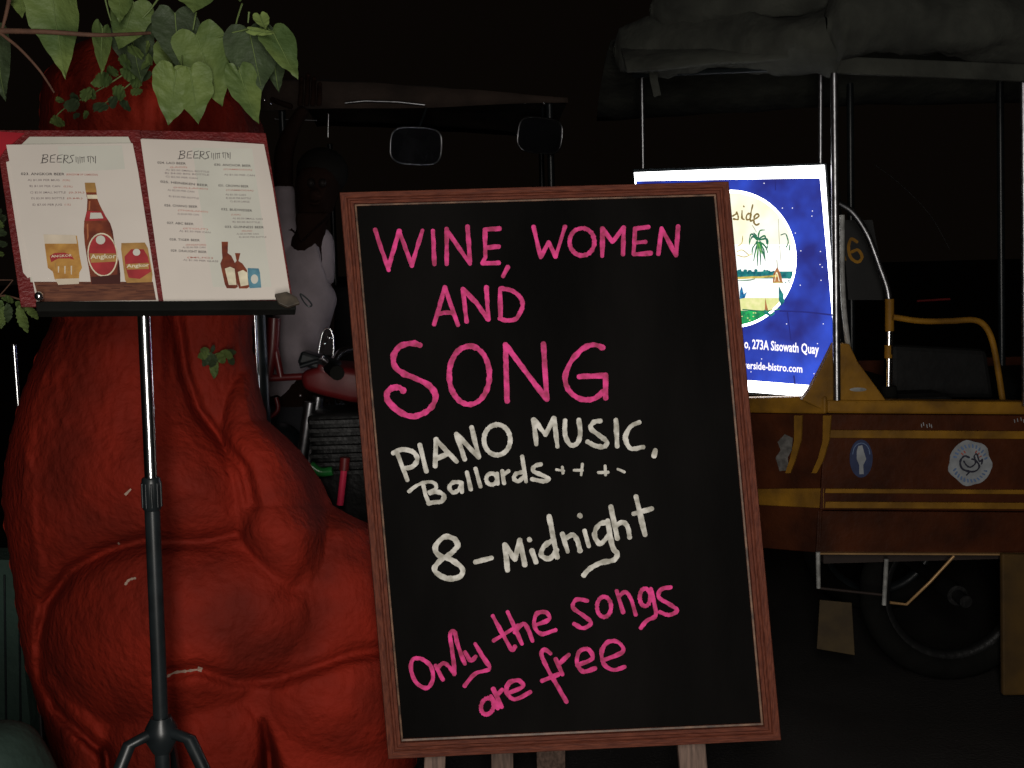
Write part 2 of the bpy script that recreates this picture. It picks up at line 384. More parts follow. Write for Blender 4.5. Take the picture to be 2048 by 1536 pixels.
sp = thing('sculpture', 'massive red painted plaster sculpture with swelling folds behind the menu stand', 'sculpture', G(420, 1500, SY) * 1)
b.build('body', sp, smooth=True)
for P, wd in (([(250, 1170), (258, 1160), (272, 1156)], 6), ([(333, 1354), (350, 1345), (375, 1342), (402, 1338)], 5), ([(250, 990), (262, 978)], 5), ([(395, 1337), (404, 1340)], 9), ([(236, 1085), (239, 1089)], 4)):
    b = Buf(); P = cr([Vector(p) for p in P], 5) if len(P) > 2 else [Vector(P[0]), Vector(P[1])]
    vs = []; m_ = len(P)
    for i, p in enumerate(P):
        t = (P[min(i + 1, m_ - 1)] - P[max(i - 1, 0)]).normalized(); q = Vector((-t.y, t.x)) * wd * .5 * (.5 + .8 * random.random())
        vs += [surf(p.x + q.x, p.y + q.y, .003), surf(p.x - q.x, p.y - q.y, .003)]
    b.add(vs, [(2 * i, 2 * i + 1, 2 * i + 3, 2 * i + 2) for i in range(m_ - 1)], M['chip']); b.build('paint_chip', sp)
# green things at the left edge
b = Buf(); b_prism(b, [G(-160, 1120, 2.62), G(26, 1120, 2.62), G(60, 1440, 2.62), G(64, 1500, 2.62), G(64, 1760, 2.62), G(-160, 1760, 2.62)], (0, .12, 0), M['green'])
for x in (9, 38): b_tube(b, [G(x, 1150, 2.615), G(x + 6, 1700, 2.615)], .003, M['blackmetal'], 6)
o = b.build('wall', bevel=.006); o['label'] = 'low dark green painted wall at the left edge behind the red sculpture'; o['category'] = 'wall'
b = Buf(); vs = []; fs = []; c0 = G(25, 1640, 1.78)
for i in range(15):
    th = math.pi / 2 * i / 14 * 1.25
    for k in range(28):
        ph = 2 * math.pi * k / 28; r = .17 * math.sin(th) ** .75 * (1 + .05 * noise.noise(Vector((math.cos(ph) * 2, math.sin(ph) * 2, th * 2))))
        vs.append(c0 + Vector((r * .55 * math.cos(ph) - .02, r * .7 * math.sin(ph), .165 * math.cos(th))))
for i in range(14):
    for k in range(28): fs.append((i * 28 + k, (i + 1) * 28 + k, (i + 1) * 28 + (k + 1) % 28, i * 28 + (k + 1) % 28))
b.add(vs, fs, M['green'])
b_tube(b, [c0 + Vector((-.02, 0, -.02)), (c0.x - .02, c0.y, 0)], [.085, .07], M['green'], 24)
o = b.build('bollard', smooth=True); o['label'] = 'round topped green bollard in the bottom left corner'; o['category'] = 'bollard'

# ------------------------------------------------------------------ glossy posts behind
def post(px, Y, y0, r, label, mt=None):
    mt = mt or M['blackmetal']
    p = G(px, 900, Y); t = thing('post', label, 'post', (p.x, p.y, 0), 'slim metal posts behind the sculpture')
    top = G(px, y0, Y).z
    b = Buf(); b_tube(b, [(p.x, p.y, 0), (p.x, p.y, top)], r, mt, 28); b.build('shaft', t, smooth=True)
    b = Buf(); b_ball(b, (p.x, p.y, top), r * 1.05, mt, 20, (1, 1, .7)); b.build('cap', t, smooth=True)
    b = Buf(); b_tube(b, [(p.x, p.y, .001), (p.x, p.y, .02)], r * 2.2, M['blackmetal'], 24); b.build('base_flange', t, smooth=False)
post(526, 2.5, 560, .021, 'black post with a thin chrome strip added as its highlight just below the right corner of the menu folder')
b = Buf(); p_ = G(506, 640, 2.47); b_tube(b, [G(506, 560, 2.47), (p_.x, p_.y, .3)], .0042, M['chrome'], 16); b.build('highlight_strip', bpy.data.objects['post'], smooth=True)  # chrome tube added to stand for the highlight on the post's left edge
post(43, 2.6, 690, .0065, 'thin chrome post at the far left between foliage and sculpture', M['chrome'])

# ------------------------------------------------------------------ menu stand
D0 = G(300, 440, 1.56); al_, ps = R(28), R(17)
Nd = Vector((math.sin(ps) * math.cos(al_), -math.cos(ps) * math.cos(al_), math.sin(al_)))
PD = Plane(D0, Nd)
pole_top = G(287, 612, 1.60); pole_mid = G(302, 957, 1.60); hub = G(322, 1440, 1.60)
fx = pole_mid.x
st = thing('menu_stand', 'chrome and black tripod stand holding the open beer menu', 'stand', (hub.x, hub.y, 0))
b = Buf(); b_tube(b, [pole_mid, pole_top + (pole_top - pole_mid) * .15], .0092, M['chrome'], 24); b.build('upper_pole', st, smooth=True)
b = Buf()
b_tube(b, [pole_mid, hub + (hub - pole_mid) * .9], .0112, M['blackmetal'], 20)
b.build('lower_pole', st, smooth=True)
b = Buf(); dv = (hub - pole_mid).normalized()
b_tube(b, [pole_mid - dv * .002, pole_mid, pole_mid + dv * .012, pole_mid + dv * .045, pole_mid + dv * .048], [.0115, .0135, .0142, .0135, .0112], M['blackmetal'], 20)
for k in range(10):
    a = 2 * math.pi * k / 10; q = Vector((math.cos(a), math.sin(a), 0)) * .0138
    b_tube(b, [pole_mid + dv * .006 + q, pole_mid + dv * .042 + q], .0018, M['blackmetal'], 6)
b.build('height_collar', st, smooth=True)
b = Buf(); b_tube(b, [hub - dv * .005, hub + dv * .012, hub + dv * .03, hub + dv * .05], [.015, .024, .024, .014], M['blackmetal'], 20); b.build('tripod_hub', st, smooth=True)
for a in (-20, 100, 220):
    q = Vector((math.cos(R(a)), math.sin(R(a)), 0)); b = Buf(); p0 = hub + dv * .018 + q * .02; p1 = Vector((hub.x, hub.y, 0)) + q * .33 + Vector((0, 0, .012))
    side = Vector((-q.y, q.x, 0)) * .008
    pm = p0 + q * .03 + Vector((0, 0, -.006))
    b_tube(b, [p0, pm, p1], [.009, .010, .008], M['blackmetal'], 8)
    lg = b.build('leg', st, smooth=True)
    b = Buf(); b_tube(b, [p1 + Vector((0, 0, .012)), p1 - Vector((0, 0, .012))], .011, M['rubber'], 12); b.build('rubber_foot', lg, smooth=True)
    b = Buf(); b_tube(b, [p0.lerp(p1, .5), Vector((hub.x, hub.y, p0.lerp(p1, .5).z - .02))], .004, M['blackmetal'], 8); b.build('brace', lg, smooth=True)
b = Buf(); b_prism(b, [PD.at(60, 560, -.012), PD.at(570, 560, -.012), PD.at(500, 300, -.012), PD.at(60, 300, -.012)], PD.N * -.003, M['blackmetal']); b.build('desk_plate', st)
b = Buf(); b_prism(b, [PD.at(72, 606, -.014), PD.at(590, 604, -.014), PD.at(592, 622, -.014), PD.at(74, 626, -.014)], PD.N * .020, M['rubber'])
b.build('ledge', st, bevel=.002)
b = Buf(); c_ = PD.at(82, 606, .02); b_ball(b, c_, .006, M['chrome'], 12); b.build('ledge_knob', st, smooth=True)
b = Buf(); b_tube(b, [PD.at(300, 560, -.03), pole_top + Vector((0, .01, .05)), pole_top], .012, M['blackmetal'], 12); b.build('tilt_joint', st, smooth=True)
# folder
fo = thing('menu_folder', 'open maroon folder showing two beer menu pages on the stand', 'menu', PD.at(300, 605, 0))
def slab(name, pix, h0, h1, m, parent, bev=0, label=None):
    b = Buf(); b_prism(b, [PD.at(x, y, h0) for x, y in pix], PD.N * (h1 - h0), m); return b.build(name, parent, bevel=bev, label=label)
slab('cover', [(-12, 254), (268, 254), (322, 606), (40, 608)], -.011, -.007, M['folder'], fo, .001)
slab('cover', [(268, 254), (532, 260), (588, 606), (322, 606)], -.011, -.007, M['folder'], fo, .001)
slab('spine', [(258, 256), (280, 256), (334, 604), (312, 604)], -.0069, -.004, M['folder'], fo, .001)
slab('cover_corner', [(-14, 258), (48, 262), (8, 296), (-14, 330)], -.0069, -.005, M['brightred'], fo, 0, 'bright red corner of the cover')
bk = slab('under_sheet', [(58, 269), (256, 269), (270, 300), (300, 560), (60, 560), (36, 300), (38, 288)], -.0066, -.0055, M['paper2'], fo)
slab('under_sheet', [(11, 320), (24, 316), (66, 548), (54, 552), (45, 541)], -.0066, -.005, M['paper'], fo)
slab('under_sheet', [(274, 272), (466, 280), (466, 300), (310, 604), (302, 604)], -.0067, -.0058, M['paper'], fo)
lp = slab('left_page', [(12, 288), (265, 285), (276, 340), (317, 601), (74, 608)], -.003, -.0018, M['paper'], fo)
rp_ = slab('right_page', [(281, 277), (400, 279), (528, 287), (545, 370), (582, 597), (327, 602)], -.003, -.0018, M['paper'], fo)
def zl(x, y): return (x / 4.0406, 250 + y / 4.0406)        # coordinates taken from an enlargement of the left page
def zr(x, y): return (270 + x / 3.84, 250 + y / 3.84)
H = -.0014; b = Buf()
def beers(b, x, y, s, sk=.12):
    def S(pts, sm=False, wd=1.6): b_ribbon(b, PD, [(x + px_ * s - (py_) * 0 , y + py_ * s) for px_, py_ in pts], wd, M['ink'], H, smooth=sm, jit=.3, rise=.0001)
    S([(3, 0), (0, 17)]); S([(1, 1), (10, 0), (11, 5), (3, 8), (11, 10), (9, 15), (-3, 17)], True)
    for ox in (17, 31): S([(ox + 10, 0), (ox + 1, 2), (ox, 8), (ox + 8, 8)], False); S([(ox, 8), (ox - 1, 15), (ox + 9, 15)])
    S([(45, 1), (43, 17)]); S([(44, 1), (52, 2), (50, 8), (44, 9), (53, 17)], True); S([(64, 1), (57, 3), (60, 9), (61, 14), (54, 17)], True)
    for k, xx in enumerate((68, 72, 76, 80, 84)): S([(xx, 4 + k % 2), (xx + .5, 15 + (k * 3) % 4)], wd=1.2)
    S([(78, 6), (86, 5)], wd=1.1)
    for k, xx in enumerate((92, 97, 102, 107)): S([(xx, 3 + (k * 2) % 3), (xx + 1 - k % 2, 14 + (k % 2) * 3)], wd=1.3)
    S([(90, 5), (98, 3), (104, 8)], wd=1.1)
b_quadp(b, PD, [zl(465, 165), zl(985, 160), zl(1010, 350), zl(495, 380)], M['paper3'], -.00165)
bx, by = zl(338, 235); beers(b, bx, by, 1.0)
for k, (s, x0, y0, x1, y1, m_, hh) in enumerate([('023. ANGKOR BEER', 168, 400, 520, 402, 'ink', 5.2), ('(KINGDOM OF CAMBODIA)', 535, 402, 790, 404, 'inkr', 3.6),
        ('A) $1.00 PER MUG', 222, 447, 480, 449, 'inkg', 4), ('(0.25L)', 505, 447, 565, 449, 'inkr', 3.4), ('B) $1.50 PER CAN', 238, 496, 485, 498, 'inkg', 4), ('(0.33L)', 512, 498, 585, 499, 'inkr', 3.4),
        ('C) $2.00 SMALL BOTTLE', 242, 548, 530, 548, 'inkg', 4), ('(0.33L)', 555, 548, 680, 546, 'inkr', 3.4), ('D) $3.50 BIG BOTTLE', 252, 595, 520, 595, 'inkg', 4), ('(0.64L)', 540, 594, 665, 594, 'inkr', 3.4), ('E) $7.00 PER JUG', 262, 647, 500, 647, 'inkg', 4), ('(1.5L)', 520, 645, 570, 645, 'inkr', 3.4)]):
    b_text(b, PD, s, zl(x0, y0), zl(x1, y1), hh, M[m_], H, bold=.01)
b.build('print', lp)
b = Buf()     # pictures printed on the left page
def PP(pts, m, h): b_poly(b, PD, [zl(*p) for p in pts], M[m], h)
PP([(272, 1262), (1235, 1262), (1262, 1410), (320, 1425)], 'table', -.00168)
PP([(352, 890), (620, 890), (632, 960), (640, 1040), (662, 1150), (640, 1190), (636, 1275), (480, 1285), (440, 1240), (425, 1180), (385, 1150), (365, 1000)], 'beer', -.0015)
PP([(350, 880), (610, 885), (622, 955), (360, 955)], 'foam', -.0013); PP([(445, 1240), (640, 1235), (636, 1280), (470, 1288)], 'foam', -.0013)
PP([(400, 1055), (440, 1030), (520, 1028), (575, 1045), (600, 1085), (560, 1075), (470, 1075), (412, 1105)], 'plabel', -.0013)
PP([(684, 465), (768, 465), (778, 520), (785, 590), (805, 640), (845, 720), (890, 790), (910, 850), (925, 960), (955, 1080), (972, 1200), (972, 1280), (735, 1285), (722, 1180), (700, 1060), (683, 950), (676, 850), (680, 770), (700, 690), (705, 600), (690, 520)], 'amber', -.0015)
PP([(684, 462), (768, 462), (778, 540), (694, 540)], 'gold', -.0013); PP([(703, 560), (785, 560), (788, 592), (706, 592)], 'cream', -.0013)
PP([(702, 692), (832, 692), (868, 765), (686, 772)], 'plabel', -.0013); PP([(730, 705), (815, 705), (835, 750), (725, 755)], 'paper3', -.0012)
b_poly(b, PD, [zl(*p) for p in ell(828, 1045, 122, 178, rot=-.09)], M['cream'], -.0013); b_poly(b, PD, [zl(*p) for p in ell(828, 1045, 112, 166, rot=-.09)], M['plabel'], -.0012)
PP([(722, 1035), (935, 1035), (938, 1100), (735, 1110)], 'gold', -.0011); b_poly(b, PD, [zl(*p) for p in ell(812, 925, 38, 36)], M['paper3'], -.0011)
b_text(b, PD, 'Angkor', zl(730, 1078), zl(938, 1072), 9, M['cream'], -.001, bold=.02)
M['streak'] = mat('printed_highlight', (.5, .17, .07), .5); M['shadep'] = mat('printed_dark_edge', (.07, .016, .012), .5)
PP([(700, 800), (712, 790), (716, 900), (704, 930)], 'streak', -.00125); PP([(718, 610), (730, 610), (726, 680), (714, 688)], 'streak', -.00125); PP([(735, 1225), (950, 1205), (970, 1215), (970, 1280), (738, 1284)], 'shadep', -.00125)
PP([(960, 1080), (972, 1200), (972, 1280), (945, 1282), (950, 1150)], 'shadep', -.00124); PP([(905, 850), (925, 960), (930, 990), (915, 930), (885, 800)], 'shadep', -.00124)
for q_ in range(9): PP([(300 + q_ * 100, 1290 + (q_ * 37) % 50), (380 + q_ * 98, 1292 + (q_ * 37) % 50), (380 + q_ * 98, 1297 + (q_ * 37) % 50), (300 + q_ * 100, 1296 + (q_ * 37) % 50)], 'shadep', -.0015 + q_ * 2e-5)
for q_ in range(7): PP([(440 + q_ * 26, 1110 + (q_ * 29) % 60), (452 + q_ * 26, 1108 + (q_ * 29) % 60), (450 + q_ * 26, 1160 + (q_ * 29) % 50), (442 + q_ * 26, 1160 + (q_ * 29) % 50)], 'foam' if q_ % 2 else 'gold', -.0012)
PP([(980, 950), (1170, 945), (1195, 990), (1232, 1200), (1228, 1265), (1025, 1272), (1010, 1250), (978, 1000)], 'gold', -.0015)
PP([(1005, 1060), (1060, 1000), (1160, 1000), (1195, 1060), (1220, 1180), (1130, 1240), (1040, 1230), (1015, 1150)], 'plabel', -.0013); PP([(1018, 1120), (1200, 1110), (1205, 1160), (1025, 1165)], 'gold', -.0012)
b_poly(b, PD, [zl(*p) for p in ell(1103, 1025, 30, 28)], M['paper3'], -.0012); b_text(b, PD, 'Angkor', zl(1022, 1150), zl(1205, 1140), 7, M['cream'], -.001, bold=.02)
b_text(b, PD, 'ANGKOR', zl(412, 1068), zl(580, 1060), 5, M['cream'], -.001, bold=.01)
b.build('printed_picture', lp)
b = Buf()
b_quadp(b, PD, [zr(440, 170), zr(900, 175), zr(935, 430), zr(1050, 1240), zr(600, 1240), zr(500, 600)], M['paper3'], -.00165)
bx, by = zr(340, 195); beers(b, bx, by, .95)
for (s, x0, y0, x1, y1, m_, hh) in [('024. LAO BEER', 172, 292, 390, 300, 'ink', 4.6), ('(LAOS)', 270, 325, 400, 325, 'inkr', 3), ('A) $2.50 SMALL BOTTLE', 235, 345, 570, 362, 'inkg', 3.4), ('B) $4.00 BIG BOTTLE', 230, 370, 570, 385, 'inkg', 3.4), ('C) $2.50 PER CAN', 235, 397, 480, 412, 'inkg', 3.4),
        ('025. HEINEKEN BEER', 195, 438, 560, 468, 'ink', 4.6), ('(HOLLAND)', 295, 480, 560, 492, 'inkr', 3), ('A) $2.50 PER CAN', 250, 500, 455, 515, 'inkg', 3.4), ('B) $3.00 PER BOTTLE', 260, 548, 490, 566, 'inkg', 3.4),
        ('026. CHANG BEER', 225, 620, 480, 632, 'ink', 4.6), ('(THAILAND)', 330, 655, 560, 668, 'inkr', 3), ('A) $2.00 PER CAN', 325, 684, 490, 692, 'inkg', 3.4),
        ('027. ABC BEER', 245, 755, 450, 765, 'ink', 4.6), ('(STOUT)', 370, 795, 560, 802, 'inkr', 3), ('A) $2.50 PER CAN', 340, 815, 580, 828, 'inkg', 3.4),
        ('028. TIGER BEER', 265, 882, 498, 890, 'ink', 4.6), ('(SINGAPORE)', 390, 922, 545, 922, 'inkr', 3), ('A) $2.00 PER CAN', 365, 942, 540, 942, 'inkg', 3.4),
        ('029. DRAUGHT BEER', 275, 968, 550, 980, 'ink', 4.6), ('(MUG)', 400, 1018, 600, 1022, 'inkr', 3), ('A) $1.00 PER GLASS', 370, 1038, 640, 1050, 'inkg', 3.4),
        ('030. ANCHOR BEER', 608, 308, 890, 318, 'ink', 4.6), ('(CAMBODIA)', 680, 340, 900, 346, 'inkr', 3), ('A) $1.50 PER CAN', 685, 382, 920, 390, 'inkg', 3.4),
        ('031. CROWN BEER', 640, 468, 872, 476, 'ink', 4.6), ('(CAMBODIA)', 700, 500, 910, 505, 'inkr', 3), ('A) $1.50 CAN', 695, 535, 850, 540, 'inkg', 3.4), ('B) $2.00 PER BOTTLE', 700, 562, 890, 566, 'inkg', 3.4), ('C) $2.50 LARGE', 730, 588, 880, 592, 'inkg', 3.4),
        ('032. BUDWEISER', 662, 650, 900, 662, 'ink', 4.6), ('(USA)', 740, 690, 810, 690, 'inkr', 3), ('A) $2.50 SMALL CAN', 750, 718, 980, 724, 'inkg', 3.2), ('B) $3.00 BOTTLE', 750, 745, 960, 750, 'inkg', 3.2),
        ('033. GUINNESS BEER', 690, 786, 990, 790, 'ink', 4.6), ('(IRELAND)', 820, 815, 900, 815, 'inkr', 3), ('A) $3.50 PER CAN', 780, 838, 950, 838, 'inkg', 3), ('B) $4.50 PER BOTTLE', 800, 862, 1010, 862, 'inkg', 3), ]:
    b_text(b, PD, s, zr(x0, y0), zr(x1, y1), hh, M[m_], H, bold=.01)
b.build('print', rp_)
b = Buf()
def PP(pts, m, h): b_poly(b, PD, [zr(*p) for p in pts], M[m], h)
PP([(665, 892), (715, 892), (712, 980), (740, 1000), (765, 1050), (790, 1240), (770, 1252), (705, 1250), (690, 1220), (655, 1060), (672, 1020), (668, 980)], 'amber', -.0015)
PP([(690, 1100), (730, 1085), (765, 1100), (780, 1225), (720, 1225)], 'cream', -.0013)
PP([(768, 980), (810, 980), (795, 1040), (825, 1060), (860, 1110), (878, 1240), (860, 1252), (800, 1252), (775, 1180), (762, 1060), (780, 1040)], 'amber', -.00145)
PP([(790, 1125), (830, 1110), (862, 1130), (872, 1225), (812, 1235)], 'cream', -.0013)
PP([(866, 1095), (950, 1098), (960, 1130), (970, 1245), (880, 1250), (868, 1180)], 'bcan', -.0014); b_poly(b, PD, [zr(*p) for p in ell(918, 1180, 28, 36)], M['paper3'], -.0013)
b.build('printed_picture', rp_)
# clip at the ledge's right end
ct = thing('binder_clip', 'small dark wire clip at the right end of the menu ledge', 'clip', PD.at(575, 600, .02))
b = Buf(); b_prism(b, [PD.at(548, 598, .010), PD.at(572, 593, .010), PD.at(592, 604, .010), PD.at(598, 616, .010), PD.at(574, 624, .010), PD.at(556, 616, .010)], PD.N * .006, M['clip']); b.build('jaw', ct, bevel=.001)
b = Buf(); b_tube(b, cr([PD.at(*p, .022) for p in ((598, 602), (612, 612), (621, 624), (614, 627), (604, 616))], 5, True), .0011, M['blackmetal'], 8, closed=True); b.build('wire_loop', ct, smooth=True)

# ------------------------------------------------------------------ blackboard
TL, TR_, BL, BR = (680, 386), (1456, 364), (777, 1516), (1561, 1478)
B0 = G(1110, 1500, 1.80); PB = Plane(B0, Vector((.0, -math.cos(R(6.5)), math.sin(R(6.5)))))
bd = thing('blackboard', 'tall blackboard in a brown wooden frame with pink and white handwriting', 'blackboard', (B0.x, B0.y, 0))
ITL, ITR, IBL, IBR = (713, 412), (1428, 392), (806, 1478), (1522, 1446)
b = Buf(); b_prism(b, [PB.at(*p, -.008) for p in ((700, 400), (1440, 380), (1545, 1460), (790, 1495))], PB.N * .004, M['slate']); b.build('panel', bd)
def rail(o0, o1, i0, i1, m):             # mitred moulding: flat outer face, stepped inner bead
    b = Buf(); A, B_, a, c = [PB.uv(*p) for p in (o0, o1, i0, i1)]
    prof = [(0, -.020), (0, .006), (.06, .010), (.42, .010), (.50, .0065), (.60, .0065), (.68, .009), (.86, .008), (.90, .002), (1.0, .001), (1.0, -.0045), (.9, -.020)]
    vs = [PB.w(A.lerp(a, t), h) for t, h in prof] + [PB.w(B_.lerp(c, t), h) for t, h in prof]; k = len(prof)
    fs = [(i, (i + 1) % k, k + (i + 1) % k, k + i) for i in range(k)] + [tuple(range(k)), tuple(range(k, 2 * k))[::-1]]
    b.add(vs, fs, m)
    b.m = [0] * len(b.f); j = b.mi(M['bead']); b.m[8] = j
    return b.build('frame_rail', bd)
rail(TL, TR_, ITL, ITR, M['woodh']); rail(TR_, BR, ITR, IBR, M['wood']); rail(BR, BL, IBR, IBL, M['woodh']); rail(BL, TL, IBL, ITL, M['wood'])
for (x0, y0, x1, y1, wd) in ((868, 1500, 858, 1900, 44), (998, 1498, 1006, 1900, 46), (1376, 1484, 1420, 1900, 58)):
    b = Buf(); p = PB.at(x0 + wd * .1, y0, -.022 if wd != 46 else -.25); q = G(x1, y1, p.y + (0 if wd != 46 else .02)); s = (p.z - .004) / (p.z - q.z); q = p.lerp(q, s)
    h = wd / 2 / F * p.y
    b_prism(b, [p + Vector((-h, 0, .05)), p + Vector((h, 0, .05)), q + Vector((h, 0, 0)), q + Vector((-h, 0, 0))], (0, .02, 0), M['legwood']); b.build('leg', bd, bevel=.002)
b = Buf(); p = PB.at(1100, 900, -.022); b_prism(b, [p + Vector((-.03, 0, .1)), p + Vector((.03, 0, .1)), Vector((p.x + .03, p.y + .45, .004)), Vector((p.x - .03, p.y + .45, .004))], (0, .02, 0), M['legwood']); b.build('back_strut', bd)
def Z(ox, oy, f, pts): return [(ox + x / f, oy + y / f) for x, y in pts]
zA = lambda *p: Z(730, 420, 6.4, p); zB = lambda *p: Z(1050, 420, 5.851, p); zC = lambda *p: Z(750, 660, 4.096, p); zD = lambda *p: Z(660, 350, 2.2756, p); zE = lambda *p: Z(700, 860, 2.2725, p)
def E1(z, cx, cy, rx, ry, rot=0, gap=0): return z(*[(cx + rx * math.cos(a) * math.cos(rot) - ry * math.sin(a) * math.sin(rot), cy + rx * math.cos(a) * math.sin(rot) + ry * math.sin(a) * math.cos(rot)) for a in [-1.9 + 6.5 * k / 15 for k in range(16)]])
def word(strokes, m, wd, lab=None):
    b = Buf()
    for i, s in enumerate(strokes):
        if isinstance(s, tuple): pts, sm, ww = s[0], s[1], (s[2] if len(s) > 2 else wd)
        else: pts, sm, ww = s, False, wd
        b_ribbon(b, PB, pts, ww, m, h=-.0034 + .0002 * (i % 7), smooth=sm, jit=.16, rise=.00015)
    b.build('lettering', bd, label=lab)
P_, W_ = M['pink'], M['white']
word([zA((125, 245), (215, 520), (303, 770)), zA((300, 720), (437, 262)), zA((437, 270), (600, 715)), zA((600, 690), (735, 255)), zA((868, 260), (888, 695)),
      zA((1045, 235), (1045, 695)), zA((1042, 250), (1345, 690)), zA((1310, 205), (1345, 660)), zA((1725, 235), (1525, 245), ), zA((1535, 245), (1540, 600), (1500, 680)), zA((1500, 680), (1715, 675)), zA((1545, 480), (1715, 465)), zA((1828, 725), (1765, 850))], P_, 8.6, 'pink handwriting WINE,')
word([zB((100, 190), (185, 555)), zB((190, 545), (278, 370)), zB((278, 375), (360, 545)), zB((360, 540), (470, 190)), (E1(zB, 668, 370, 145, 160), True),
      zB((905, 540), (908, 210)), zB((908, 215), (1025, 370)), zB((1025, 370), (1160, 200)), zB((1160, 205), (1148, 520)), zB((1450, 195), (1285, 215)), zB((1290, 215), (1272, 515)), zB((1272, 518), (1475, 502)), zB((1285, 380), (1415, 370)),
      zB((1562, 515), (1600, 205)), zB((1600, 210), (1772, 530)), zB((1772, 525), (1795, 185))], P_, 8.6, 'pink handwriting WOMEN')
word([zA((1020, 980), (950, 1240), (882, 1465)), zA((1022, 985), (1100, 1220), (1190, 1475)), (zA((935, 1330), (1040, 1310), (1135, 1320)), True), zA((1250, 1005), (1300, 1430)), zA((1250, 1010), (1420, 1180), (1575, 1400)), zA((1552, 985), (1578, 1405)),
      zA((1728, 1000), (1735, 1380)), (zA((1735, 1000), (1880, 1030), (1990, 1120), (2018, 1220), (1985, 1310), (1925, 1395), (1810, 1412), (1720, 1385)), True)], P_, 8.8, 'pink handwriting AND')
word([(zC((370, 125), (300, 108), (200, 135), (152, 210), (160, 295), (230, 355), (340, 400), (440, 455), (495, 535), (470, 620), (400, 680), (300, 708), (200, 670), (112, 590), (95, 525), (130, 480), (190, 470), (232, 498)), True, 11.5),
      (E1(zC, 772, 370, 165, 240), True), zC((1068, 115), (1082, 585)), zC((1068, 120), (1400, 560)), zC((1380, 110), (1408, 570)),
      (zC((1870, 145), (1785, 120), (1695, 160), (1600, 270), (1558, 400), (1600, 510), (1700, 568), (1800, 560), (1875, 500)), True), zC((1890, 365), (1890, 560)), zC((1895, 372), (1670, 382))], P_, 10.5, 'large pink handwriting SONG')
word([zC((175, 1000), (265, 1232)), (zC((145, 1010), (220, 980), (310, 1000), (345, 1060), (305, 1120), (225, 1135)), True), zC((365, 940), (420, 1160)), zC((492, 1118), (500, 895)), zC((500, 900), (670, 1080)), zC((495, 1060), (590, 1015)),
      zC((665, 850), (735, 1062)), zC((668, 855), (850, 1045)), zC((790, 795), (850, 1040)), (E1(zC, 1000, 900, 108, 125), True)], W_, 9.5, 'white handwriting PIANO')
word([zC((1322, 940), (1300, 735)), zC((1302, 735), (1395, 855)), zC((1395, 860), (1468, 722)), zC((1468, 725), (1495, 958)), (zC((1558, 740), (1558, 860), (1600, 940), (1655, 930), (1682, 850), (1670, 735)), True),
      (zC((1850, 745), (1795, 755), (1768, 805), (1840, 865), (1898, 915), (1880, 955), (1810, 950), (1740, 915)), True), zC((1975, 735), (1985, 955)), (zD((1410, 1125), (1370, 1145), (1345, 1195), (1370, 1245), (1428, 1238)), True), zD((1482, 1252), (1476, 1280))], W_, 9.5, 'white handwriting MUSIC,')
word([(zC((275, 1325), (350, 1270), (440, 1245), (492, 1262), (495, 1300), (440, 1330)), True, 7), zC((395, 1275), (412, 1350), (440, 1420)), (zC((450, 1335), (520, 1330), (565, 1360), (545, 1405), (490, 1412), (435, 1420)), True, 9),
      (zC((705, 1250), (640, 1250), (608, 1290), (640, 1332), (690, 1305), (708, 1255)), True), zC((710, 1250), (712, 1330)), zC((752, 1165), (785, 1308)), zC((822, 1135), (865, 1285)), (E1(zC, 955, 1222, 44, 46), True), zC((1000, 1175), (1005, 1262)),
      zC((1042, 1155), (1058, 1258)), zC((1055, 1185), (1095, 1155)), (zC((1210, 1165), (1155, 1180), (1138, 1218), (1175, 1240), (1215, 1205)), True), zC((1205, 1035), (1238, 1245)),
      (zC((1362, 1100), (1310, 1115), (1295, 1155), (1370, 1190), (1425, 1222), (1380, 1240), (1285, 1222)), True)], W_, 8.2, 'white handwriting Ballards')
for q_ in ([zC((1485, 1145), (1550, 1155)), zC((1536, 1122), (1540, 1175))], [zC((1630, 1150), (1702, 1150)), zC((1700, 1098), (1690, 1190))], [zC((1830, 1168), (1912, 1166)), zC((1886, 1112), (1890, 1190))], [zC((1990, 1140), (2045, 1165))]): word(q_, W_, 5.5, 'small white handwritten dash')
word([(zE((478, 498), (430, 486), (388, 530), (402, 570), (460, 592), (510, 632), (498, 668), (440, 676), (385, 642), (402, 602), (455, 565), (488, 528), (478, 500)), True, 10.5), zE((568, 602), (645, 582)),
      zE((703, 520), (716, 640)), zE((705, 522), (750, 590)), zE((750, 590), (772, 500)), zE((772, 500), (795, 615)), zE((826, 548), (846, 602)), zE((814, 496), (818, 502)), (zE((925, 500), (882, 530), (870, 570), (908, 586), (940, 545)), True), zE((905, 392), (942, 580)),
      zE((965, 472), (990, 555)), (zE((972, 500), (1010, 478), (1032, 500), (1046, 550)), True), zE((1066, 458), (1086, 530)), zE((1044, 388), (1048, 394)), (zE((1172, 420), (1132, 432), (1112, 478), (1138, 518), (1176, 480)), True),
      (zE((1172, 412), (1186, 500), (1200, 545), (1216, 562), (1200, 592), (1140, 605), (1090, 632), (1062, 662)), True), zE((1186, 348), (1216, 495)), (zE((1205, 440), (1238, 420), (1262, 440), (1272, 490)), True), zE((1300, 302), (1342, 478)), zE((1288, 382), (1374, 358))], W_, 10, 'white handwriting 8-Midnight')
